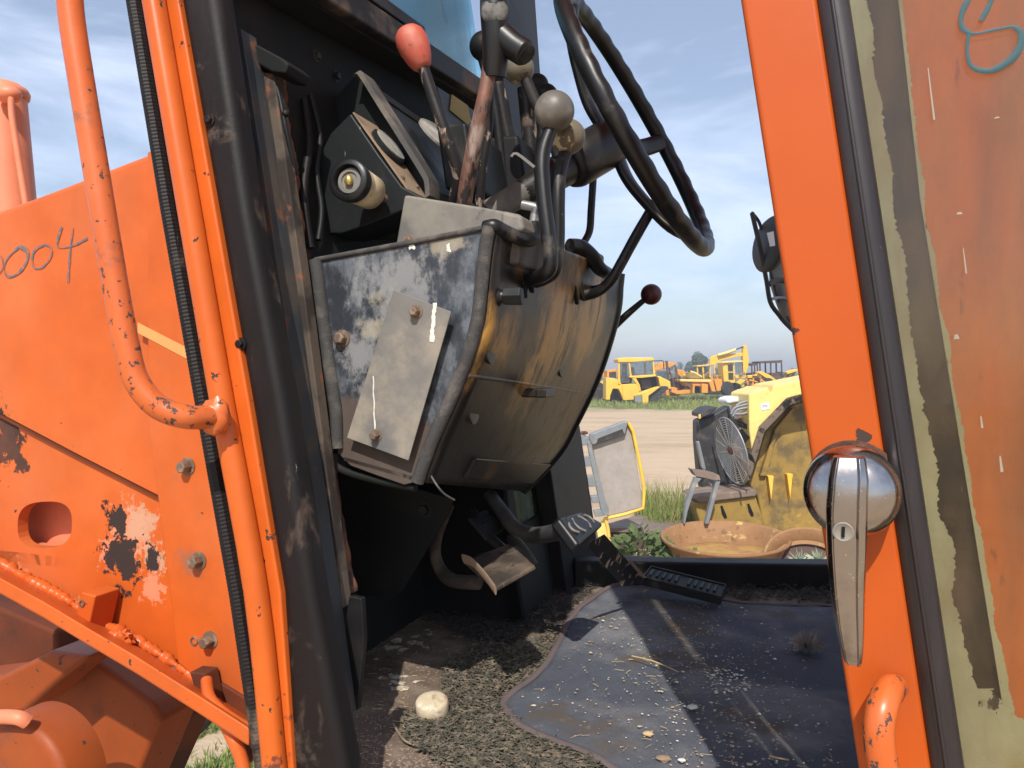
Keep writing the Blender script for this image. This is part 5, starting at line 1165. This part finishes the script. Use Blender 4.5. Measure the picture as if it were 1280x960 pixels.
# --- canopy loader
CL = thing('backhoe_loader', 'orange yellow loader with a tilted open canopy right behind the haul truck', 'loader', P(838, 500, 63))
DP('canopy', z6([(626, 336), (676, 272), (730, 262), (845, 268), (838, 290), (770, 318), (700, 340), (628, 352)]), 61.5, 2.0, 'yellow_orange', CL, .06)
for a_ in ([(735, 248), (758, 246), (782, 470), (800, 560), (778, 560), (760, 470)], [(826, 290), (840, 286), (872, 440), (880, 520), (862, 520)], [(770, 320), (782, 318), (800, 420), (790, 425)]):
    DP('canopy_post', z6(a_), 61.4, .18, 'burnt', CL, .02)
DP('windscreen', z6([(640, 350), (740, 345), (752, 440), (660, 440)]), 62.6, .03, 'cab_glass', CL, 0)
DP('body', z6([(740, 500), (870, 520), (900, 560), (870, 600), (740, 600)]), 61.6, 1.6, 'yellow_orange', CL, .08)
DP('cowl', z6([(800, 430), (860, 410), (920, 480), (950, 500), (900, 540), (820, 530)]), 62.2, 1.2, 'burnt', CL, .08)
DP('boom', z6([(850, 330), (900, 340), (975, 378), (1000, 410), (980, 440), (900, 420), (860, 390)]), 63.4, .5, 'yellow_orange', CL, .06)
DP('bucket', z6([(790, 560), (960, 530), (1010, 545), (1000, 575), (850, 585)]), 60.8, .8, 'yellow_orange', CL, .05)
rod('hydraulic_ram', z6([(985, 355), (1040, 375), (1095, 410)]), 62.5, .09, 'yellow_pale', CL)
rod('ram_rod', z6([(860, 430), (930, 480), (990, 545)]), 61.2, .08, 'steel_dark', CL)
# --- flat bed scraper
FB = thing('flat_deck_machine', 'orange machine with a long flat deck in the middle of the row', 'machine', P(870, 500, 61))
DP('deck', z6([(880, 432), (1190, 436), (1200, 448), (1196, 462), (884, 456)]), 60.2, 2.2, 'yellow_pale', FB, .04)
DP('chassis', z6([(900, 458), (1180, 462), (1190, 500), (1160, 520), (1000, 500), (940, 500)]), 60.5, 1.5, 'yellow_orange', FB, .05)
for a_ in ([(1010, 484), (1090, 484), (1090, 500), (1030, 500), (1026, 576), (1004, 576)], [(1096, 476), (1162, 484), (1162, 572), (1096, 572)], [(1170, 460), (1212, 436), (1240, 560), (1196, 556)], [(1216, 436), (1300, 430), (1310, 540), (1250, 556), (1232, 480)]):
    DP('side_box', z6(a_), 60.0, .9, 'yellow_orange', FB, .05)
DP('side_recess', z6([(1030, 500), (1092, 500), (1092, 572), (1030, 572)]), 60.6, .1, 'void', FB, 0)
DP('rock_pile', z6([(940, 400), (980, 360), (1030, 370), (1100, 410), (1100, 432), (930, 430)]), 61.5, 1.2, 'yellow_dirty', FB, .15)
# --- excavator
EX = thing('excavator', 'yellow excavator with its boom raised against the sky', 'excavator', P(905, 500, 66))
DP('boom', z7([(236, 310), (240, 240), (275, 208), (330, 198), (560, 180), (590, 182), (588, 216), (540, 222), (400, 252), (345, 272), (290, 312)]), 65.2, .55, 'yellow', EX, .04)
DP('stick', z7([(588, 106), (604, 96), (624, 98), (636, 150), (652, 240), (644, 330), (620, 410), (598, 410), (590, 300), (584, 230)]), 65.1, .5, 'yellow', EX, .04)
rod('hydraulic_ram', z7([(320, 205), (420, 178), (510, 145)]), 65.0, .13, 'yellow_pale', EX); rod('ram_rod', z7([(505, 147), (592, 114)]), 65.0, .06, 'steel_dark', EX)
DP('bucket_link', z7([(604, 250), (640, 260), (640, 360), (606, 350)]), 65.6, .4, 'burnt', EX, .04)
for a_ in ([(94, 322), (108, 322), (112, 430), (98, 430)], [(150, 320), (168, 320), (178, 455), (160, 455)], [(232, 310), (244, 308), (242, 440), (228, 440)], [(276, 300), (290, 300), (284, 430), (272, 430)]):
    DP('cab_post', z7(a_), 65.0, .16, 'yellow', EX, .02)
DP('cab_roof', z7([(94, 318), (100, 314), (240, 304), (244, 316), (170, 324), (98, 330)]), 64.9, 1.7, 'yellow', EX, .04)
DP('cab_window', z7([(108, 330), (152, 326), (162, 450), (112, 430)]), 65.05, .02, 'cab_glass', EX, 0); DP('cab_window', z7([(168, 326), (232, 318), (230, 440), (178, 450)]), 65.05, .02, 'cab_glass', EX, 0)
DP('upper_body', z7([(160, 440), (240, 432), (370, 420), (380, 470), (380, 560), (200, 570), (170, 500)]), 65.2, 2.0, 'yellow_orange', EX, .06)
DP('track', z7([(190, 560), (420, 560), (440, 600), (400, 625), (190, 625), (170, 600)]), 65.0, .8, 'tyre', EX, .1)
# --- grader with cab
GR = thing('motor_grader', 'yellow grader with a tall boxy cab in front of the excavator', 'grader', P(925, 500, 61))
DP('cab_side', z7([(370, 290), (420, 284), (492, 284), (500, 400), (504, 500), (384, 508)]), 60.4, 1.6, 'yellow', GR, .04)
DP('cab_roof', z7([(366, 292), (374, 274), (470, 264), (590, 262), (592, 276), (492, 284), (420, 286)]), 60.2, 2.0, 'yellow_pale', GR, .04)
DP('door_window', z7([(424, 304), (480, 302), (480, 374), (428, 376)]), 60.36, .03, 'steel_dark', GR, 0); DP('door_window', z7([(430, 392), (484, 390), (486, 464), (434, 466)]), 60.36, .03, 'steel_dark', GR, 0)
DP('windscreen', z7([(500, 284), (584, 276), (594, 400), (508, 404)]), 60.5, .03, 'cab_glass', GR, 0); DP('cab_post', z7([(584, 276), (594, 276), (604, 410), (594, 410)]), 60.4, .12, 'yellow', GR, .02)
DP('cab_post', z7([(540, 280), (548, 280), (556, 404), (548, 404)]), 61.8, .12, 'yellow', GR, .02)
DP('frame', z7([(500, 420), (600, 424), (740, 412), (738, 380), (790, 376), (880, 420), (936, 462), (940, 486), (900, 488), (800, 430), (770, 450), (560, 450), (504, 450)]), 60.2, .6, 'yellow', GR, .05)
DP('drawbar', z7([(520, 500), (560, 460), (620, 470), (560, 520)]), 60.0, .4, 'yellow', GR, .04)
DP('blade', z7([(640, 540), (700, 530), (800, 500), (810, 480), (824, 486), (810, 530), (720, 556), (660, 566)]), 59.8, .3, 'yellow', GR, .03)
for a_ in ([(620, 450), (640, 520)], [(700, 448), (690, 530)], [(770, 440), (780, 500)], [(740, 430), (820, 500)], [(650, 470), (740, 490)]): rod('tie_rod', z7(a_), 60.0, .07, 'yellow_orange', GR)
DP('engine_hood', z7([(504, 500), (560, 500), (560, 550), (504, 545)]), 60.8, 1.5, 'burnt', GR, .05)
tyre(*z7([(855, 515)])[0], 60.0, .50, .35, GR, yaw=-.3); tyre(*z7([(430, 560)])[0], 60.0, .56, .4, GR, yaw=.3, rim='tyre'); tyre(*z7([(520, 560)])[0], 61.0, .45, .4, GR, yaw=.3, rim='tyre')
# --- burnt machines
for (nm, lb, x0, yr, x1, d_) in (('burnt_cab', 'rusty brown burnt cab with a flat roof at the right end of the row', 755, 270, 1010, 68), ('burnt_cab', 'smaller burnt cab frame left of the flat roofed burnt cab', 668, 296, 752, 72)):
    B_ = thing(nm, lb, 'cab', P(*z7([((x0+x1)/2, 500)])[0], d_))
    DP('roof', z7([(x0, yr), (x1, yr-14), (x1-6, yr+14), (x0+6, yr+22)]), d_-.8, 2.0, 'burnt', B_, .05)
    k = 5 if x1-x0 > 100 else 3
    for i in range(k):
        x = x0+8+(x1-x0-24)*i/(k-1); DP('post', z7([(x, yr+16), (x+12, yr+14), (x+16, 400), (x+2, 400)]), d_-.7+(i % 2)*1.2, .14, 'burnt', B_, .02)
    DP('body', z7([(x0, 396), (x1, 390), (x1+10, 470), (x1-30, 500), (x0, 480)]), d_-.4, 1.6, 'burnt', B_, .08)
    DP('hood', z7([(x1-20, 380), (x1+46, 392), (x1+50, 460), (x1-10, 470)]), d_-.2, 1.2, 'burnt', B_, .08)
    DP('skid', z7([(x0, 470), (x1, 480), (x1, 560), (x0, 560)]), d_-.2, 1.2, 'yellow_dirty', B_, .08)
SP = thing('scrap_beam', 'yellow scrap arm lying beyond the pale engine cover', 'scrap', P(988, 500, 64))
DP('arm', z7([(1050, 384), (1120, 358), (1180, 350), (1190, 372), (1120, 392), (1060, 410)]), 63, .6, 'yellow', SP, .05); DP('arm_foot', z7([(1070, 400), (1140, 384), (1150, 560), (1090, 560)]), 63.4, .5, 'yellow_dirty', SP, .05)

def clutter(par, x0, x1, y0, y1, d, n, seed):
    rr = random.Random(seed)
    for i in range(n):
        x = rr.uniform(x0, x1); y = rr.uniform(y0, y1); L_ = rr.uniform(20, 70); an = rr.uniform(-.9, .9); w = rr.uniform(5, 16)
        dx, dy = math.cos(an)*L_/2, math.sin(an)*L_/2; nx_, ny_ = -math.sin(an)*w/2, math.cos(an)*w/2; mt = rr.choice(['yellow_orange', 'yellow', 'burnt', 'yellow_dirty', 'yellow_dirty', 'steel_dark'])
        if rr.random() < .45: rod('pipe', z7([(x-dx, y-dy), (x, y-rr.uniform(0, 8)), (x+dx, y+dy)]), d+rr.uniform(-.6, .6), rr.uniform(.04, .09), mt, par)
        else: DP('plate', z7([(x-dx-nx_, y-dy-ny_), (x+dx-nx_, y+dy-ny_), (x+dx+nx_, y+dy+ny_), (x-dx+nx_, y-dy+ny_)]), d+rr.uniform(-.6, .6), rr.uniform(.1, .6), mt, par, .02)
clutter(GR, 520, 900, 400, 545, 60.2, 20, 3); clutter(FB, -120, 330, 400, 560, 61.0, 22, 5); clutter(CL, -380, -120, 380, 560, 62.0, 16, 8); clutter(SP, 980, 1130, 380, 500, 63.5, 12, 11); clutter(SB, -1010, -930, 430, 560, 61.5, 8, 13)
# ================================================================== half stripped yellow machine close behind
YM = thing('stripped_loader', 'half stripped yellow machine with bare radiator fan and pale engine cover', 'loader', P(985, 672, 11))
DP('engine_cover', z4([(305, 50), (340, 34), (372, 26), (398, 12), (406, 26), (416, 44), (430, 4), (520, -12), (760, -60), (760, 20), (556, 58), (498, 74), (360, 215), (320, 338), (306, 230)]), 10.6, .9, 'yellow_pale', YM, .03)
DP('paper_label', z4([(362, 97), (405, 90), (408, 124), (366, 133)]), 10.592, .004, 'white_label', YM, 0)
for i in range(2): DP('label_line', z4([(371, 108+i*7), (398, 104+i*7), (398, 106+i*7), (371, 110+i*7)]), 10.589, .002, 'marker', YM, 0)
DP('arch_trim', z4([(320, 338), (360, 213), (496, 72), (556, 57), (760, 20), (760, 60), (566, 92), (512, 106), (386, 240), (345, 380), (312, 482), (270, 498), (292, 420)]), 10.56, .5, 'rubber', YM, .02)
DP('inner_body', z4([(386, 240), (512, 104), (566, 90), (780, 50), (800, 760), (380, 740), (345, 560), (300, 500), (345, 380)]), 11.0, .6, 'yellow_dirty', YM, .03)
DP('rib', z4([(436, 224), (520, 120), (534, 124), (456, 226), (392, 462), (360, 462)]), 10.92, .10, 'yellow_dirty', YM, .02)
for x, y in ((415, 460), (510, 450)): DP('gusset', z4([(x-15, y), (x+15, y), (x+2, y+128)]), 10.90, .1, 'yellow', YM, .01)
DP('ledge', z4([(24, 572), (60, 560), (140, 545), (342, 528), (346, 546), (340, 562), (60, 596)]), 10.4, .7, 'rust_plate', YM, .02)
DP('skirt', z4([(26, 592), (338, 562), (376, 672), (376, 760), (70, 760), (62, 700)]), 10.46, .5, 'yellow_dirty', YM, .02)
for x, y in ((178, 640), (312, 630)): DP('slot', z4([(x-16, y-30), (x-6, y-32), (x+16, y+20), (x+16, y+32), (x+4, y+32), (x-8, y+10)]), 10.452, .01, 'void', YM, 0)
DP('radiator_frame', z4([(44, 182), (112, 160), (206, 108), (222, 170), (292, 440), (288, 474), (180, 520), (104, 566), (82, 560), (60, 470), (44, 280)]), 10.98, .28, 'steel_dark', YM, .03)
DP('radiator_side', z4([(206, 108), (216, 108), (294, 430), (286, 452)]), 10.85, .3, 'steel_gray', YM, .01)
DP('bracket_plate', z4([(44, 290), (58, 286), (90, 420), (86, 436), (70, 420)]), 10.8, .1, 'steel_gray', YM, .01)
DP('top_flap', z4([(66, 150), (100, 124), (146, 114), (146, 120), (116, 146), (70, 170)]), 10.8, .6, 'steel_dark', YM, .01)
DP('latch', z4([(54, 156), (64, 150), (66, 170), (56, 176)]), 10.78, .05, 'yellow', YM, .005)
DP('shroud', z4([(222, 150), (304, 110), (312, 220), (318, 350), (296, 400)]), 10.95, .6, 'rust_plate', YM, .03)
MBt = z4([(190, 76), (230, 64), (300, 62), (300, 92), (240, 96), (196, 104)]); DP('engine_top', MBt, 11.1, .5, 'white_label', YM, .04)
for a_ in ([(215, 150), (236, 118), (300, 100)], [(225, 160), (246, 130), (302, 118)], [(236, 180), (260, 186), (302, 214)], [(240, 110), (262, 96), (302, 84)], [(232, 150), (270, 150), (304, 140)], [(250, 196), (280, 214), (304, 220)]):
    MB().sweep(cat_rom([P(u, v, 10.7) for u, v in z4(a_)], 5), .018, 8).build('hose', 'steel_gray' if a_[0][1] < 180 else 'black', YM, smooth=True)
fc = P(*z4([(176, 316)])[0], 10.82); e1 = (P(*z4([(150, 156)])[0], 10.82)-P(*z4([(212, 476)])[0], 10.9)).normalized(); e2 = Vector((.40, .30, .0)); e2 = (e2-e1*e2.dot(e1)); e2 = Vector((.42, .2, 0)); 
fr_ = .46; e2 = Vector((.43, -.90, .0)).normalized(); e2 = (e2-e1*e2.dot(e1)).normalized()
fnr = e1.cross(e2); fnr = fnr if fnr.y < 0 else -fnr
off = fnr*.02
fan = bpy.data.objects.new('radiator_fan', None); COL.objects.link(fan); fan.parent = YM; fan.matrix_parent_inverse = world_of(YM).inverted(); fan.location = fc
fdir = Vector((.47, 0, .0))
e2 = Vector((.50, -.12, 0)).normalized()*.50      # the guard is turned well away from the camera
e2 = Vector((.16, -.98, 0)); e2 = (e2-e1*e2.dot(e1)).normalized()
fc = fc+Vector((0, -.45, 0))
for k in range(13):
    r_ = fr_*(.16+.84*k/12); pts = [fc+(e1*math.cos(2*math.pi*i/40)+e2*math.sin(2*math.pi*i/40))*r_+off for i in range(40)]
    MB().sweep(pts, .0042 if k < 12 else .011, 5, closed=True).build('guard_ring', 'wire' if k < 12 else 'steel_gray', fan, smooth=True)
for k in range(14):
    an = 2*math.pi*k/14; d_ = e1*math.cos(an)+e2*math.sin(an); MB().sweep([fc+d_*fr_*.12+off, fc+d_*fr_*1.02+off], .0055, 5).build('guard_spoke', 'wire', fan, smooth=True)
for k in range(7):
    an = 2*math.pi*k/7; d_ = e1*math.cos(an)+e2*math.sin(an); t_ = e1.cross(e2).normalized(); s_ = d_.cross(t_)
    MB().prism([fc+d_*.08-s_*.03+t_*.09, fc+d_*.08+s_*.03+t_*.06, fc+d_*.42+s_*.09+t_*.06, fc+d_*.42-s_*.07+t_*.11], t_*.006).build('blade', 'steel_dark', fan, bevel=.002)
MB().lathe(fc+fnr*.01, fnr, [(-.06, .09), (0, .085), (.01, .05)], 24).build('hub', 'rust', fan, smooth=True)
ST = thing('steel_stand', 'bent grey steel stand in front of the radiator', 'stand', P(880, 660, 10))
DP('top_plate', z4([(18, 426), (30, 434), (100, 440), (156, 456), (164, 480), (140, 484), (80, 470), (40, 462)]), 10.0, .25, 'rust_plate', ST, .01)
DP('leg', z4([(34, 468), (70, 474), (44, 500), (-2, 640), (-14, 700), (-22, 700), (-12, 600)]), 9.98, .10, 'steel_gray', ST, .008)
DP('leg', z4([(140, 484), (164, 482), (150, 530), (104, 700), (86, 700)]), 10.02, .10, 'steel_gray', ST, .008)
DP('brace', z4([(70, 474), (92, 470), (120, 500), (124, 520), (100, 490)]), 10.06, .06, 'steel_gray', ST, .008)
# --- detached engine side door standing on the ground
PN = thing('machine_side_door', 'detached grey and yellow engine door with a slotted edge standing in the yard', 'panel', P(755, 680, 9.9))
DP('panel_skin', z5([(168, 216), (196, 240), (354, 186), (372, 120), (396, 168), (452, 586), (260, 636), (232, 520)]), 9.92, .05, 'panel_gray', PN, .01)
DP('top_channel', z5([(158, 212), (166, 186), (348, 118), (372, 118), (356, 186), (200, 238), (176, 246)]), 9.84, .14, 'steel_gray', PN, .012)
DP('channel_recess', z5([(206, 210), (340, 158), (350, 184), (200, 234)]), 9.835, .01, 'steel_dark', PN, 0)
rod('yellow_edge', z5([(372, 122), (398, 170), (432, 330), (460, 480), (455, 590), (360, 622), (250, 646)]), 9.88, .022, 'yellow', PN)
rod('yellow_edge', z5([(246, 640), (262, 700), (274, 800)]), 9.88, .022, 'yellow', PN)
DP('outer_rail', z5([(58, 204), (100, 194), (106, 250), (150, 440), (178, 590), (150, 604), (128, 560), (76, 330)]), 9.80, .12, 'panel_gray', PN, .015)
DP('rail', z5([(100, 194), (140, 184), (140, 200), (104, 222)]), 9.79, .1, 'steel_gray', PN, .01)
DP('slotted_rail', z5([(148, 230), (166, 222), (250, 560), (268, 600), (262, 632), (240, 628), (224, 600), (160, 300)]), 9.78, .1, 'steel_gray', PN, .01)
for y0, y1, x in ((200, 244, 100), (305, 358, 126), (410, 470, 148), (520, 556, 166), (600, 632, 182)):
    DP('rung', z5([(x, y0+4), (x+56, y0), (x+62, y1), (x+10, y1+6)]), 9.79, .09, 'steel_gray', PN, .008)
for i in range(6):
    y = 350+i*46; DP('side_slat', z5([(64+i*9, y), (78+i*9, y+20), (84+i*10, y+44), (68+i*9, y+18)]), 9.95, .3, 'panel_gray', PN, .005)
DP('hinge', z5([(108, 184), (120, 172), (150, 172), (156, 184), (130, 190)]), 9.78, .1, 'rust', PN, .01)
DP('lower_skin', z5([(236, 650), (248, 648), (268, 780), (262, 830), (220, 830), (200, 700)]), 9.9, .04, 'yellow_pale', PN, .01)
# --- platform
PT = thing('steel_platform', 'low rusty steel platform on the ground behind the engine door', 'platform', P(805, 690, 10.6))
MB().prism([P(757, 659, 10.2), P(852, 664, 10.2), P(860, 656, 10.7), P(842, 644, 11.9), P(799, 643, 11.9), P(757, 655, 10.6)], (0, 0, -.06)).build('top_plate', 'rust_plate', PT, bevel=.01)
MB().prism([P(760, 664, 10.3), P(822, 666, 10.3), P(822, 666, 11.4), P(760, 664, 11.4)], (0, 0, -.32)).build('box_side', 'burnt', PT, bevel=.01)
# --- round basins
def basin(label, c, r, h_, ax):
    B_ = thing('rusty_basin', label, 'rim', c)
    MB().lathe(Vector(c), ax, [(-h_, r*.80), (-h_*.5, r*.86), (-.03, r*.93), (-.02, r*.985), (0, r), (.018, r*.992), (.02, r*.965), (.0, r*.93), (-h_*.35, r*.86), (-h_*.65, r*.80)], 72).build('bowl', 'rim_rust', B_, smooth=True)
    MB().lathe(Vector(c)-Vector(ax).normalized()*h_*.64, ax, [(-.01, r*.81), (0, r*.80), (.01, r*.55), (.012, .02)], 64).build('bowl_floor', 'rim_in', B_, smooth=True)
    return B_
basin('wide rusty round basin lying flat on the dirt beyond the cab sill', P(906, 672, 9.4), .775, .36, Vector((-.03, -.06, 1)))
RG = thing('rusty_ring', 'rusty ring leaning beside the wide rusty basin with plants growing in it', 'ring', P(1012, 705, 8.7))
rc = P(1014, 702, 8.7); rax = Vector((-.15, -.55, .83)); 
m = MB(); seg = 64; q_ = rax.normalized().to_track_quat('Z', 'Y'); prof = [(0, .53), (.02, .515), (.02, .49), (-.02, .46), (-.12, .44), (-.14, .40), (-.16, .41), (-.15, .46), (-.04, .52)]
vs = []; fs = []
for (h_, r_) in prof:
    for k in range(seg): an = 2*math.pi*k/seg; vs.append(rc+q_ @ Vector((r_*math.cos(an), r_*math.sin(an), h_)))
n = len(prof)
for i in range(n):
    for k in range(seg): fs.append((i*seg+k, i*seg+(k+1) % seg, ((i+1) % n)*seg+(k+1) % seg, ((i+1) % n)*seg+k))
m.add(vs, fs).build('ring_band', 'rim_rust', RG, smooth=True)
MB().lathe(rc-rax.normalized()*.20, rax, [(0, .44), (.01, .44), (.012, .02)], 48).build('ring_floor', 'burnt', RG, smooth=True)
for k, (u, v, lb) in enumerate(((1000, 704, 'spiky silver green plant inside the rusty ring'), (1024, 703, 'second spiky silver green plant at the right of the rusty ring'))):
    c_ = P(u, v, 8.75); PL = thing('spiky_plant', lb, 'plant', c_)
    for i in range(34):
        an = random.uniform(0, 6.28); el = random.uniform(.25, 1.4); d_ = Vector((math.cos(an)*math.cos(el), math.sin(an)*math.cos(el), math.sin(el))); L_ = random.uniform(.11, .19); s_ = d_.orthogonal().normalized()*.010
        MB().add([c_-s_*.7, c_+s_*.7, c_+d_*L_*.6+s_, c_+d_*L_, c_+d_*L_*.6-s_], [(0, 1, 2, 3, 4)]).build('leaf', 'leaf_pale', PL)
    MB().sweep([c_-UP*.45, c_], .02, 6).build('stem', 'leaf', PL)
for o in list(bpy.data.objects):
    if o.name.startswith('bird_dropping') and o.parent is None:
        pass

# ================================================================== air
M('haze_air', (1, 1, 1))
hz = bpy.data.materials['haze_air']; ht = hz.node_tree; ht.nodes.clear()
ho = ht.nodes.new('ShaderNodeOutputMaterial'); hv = ht.nodes.new('ShaderNodeVolumePrincipled')
hv.inputs['Color'].default_value = (.93, .95, 1, 1); hv.inputs['Density'].default_value = .0022; hv.inputs['Anisotropy'].default_value = .2
ht.links.new(hv.outputs[0], ho.inputs['Volume'])
o = MB().abox(-950, 950, -80, 1560, -1.2, 16).build('haze', hz); o['kind'] = 'stuff'; o['label'] = 'pale summer haze over the yard'
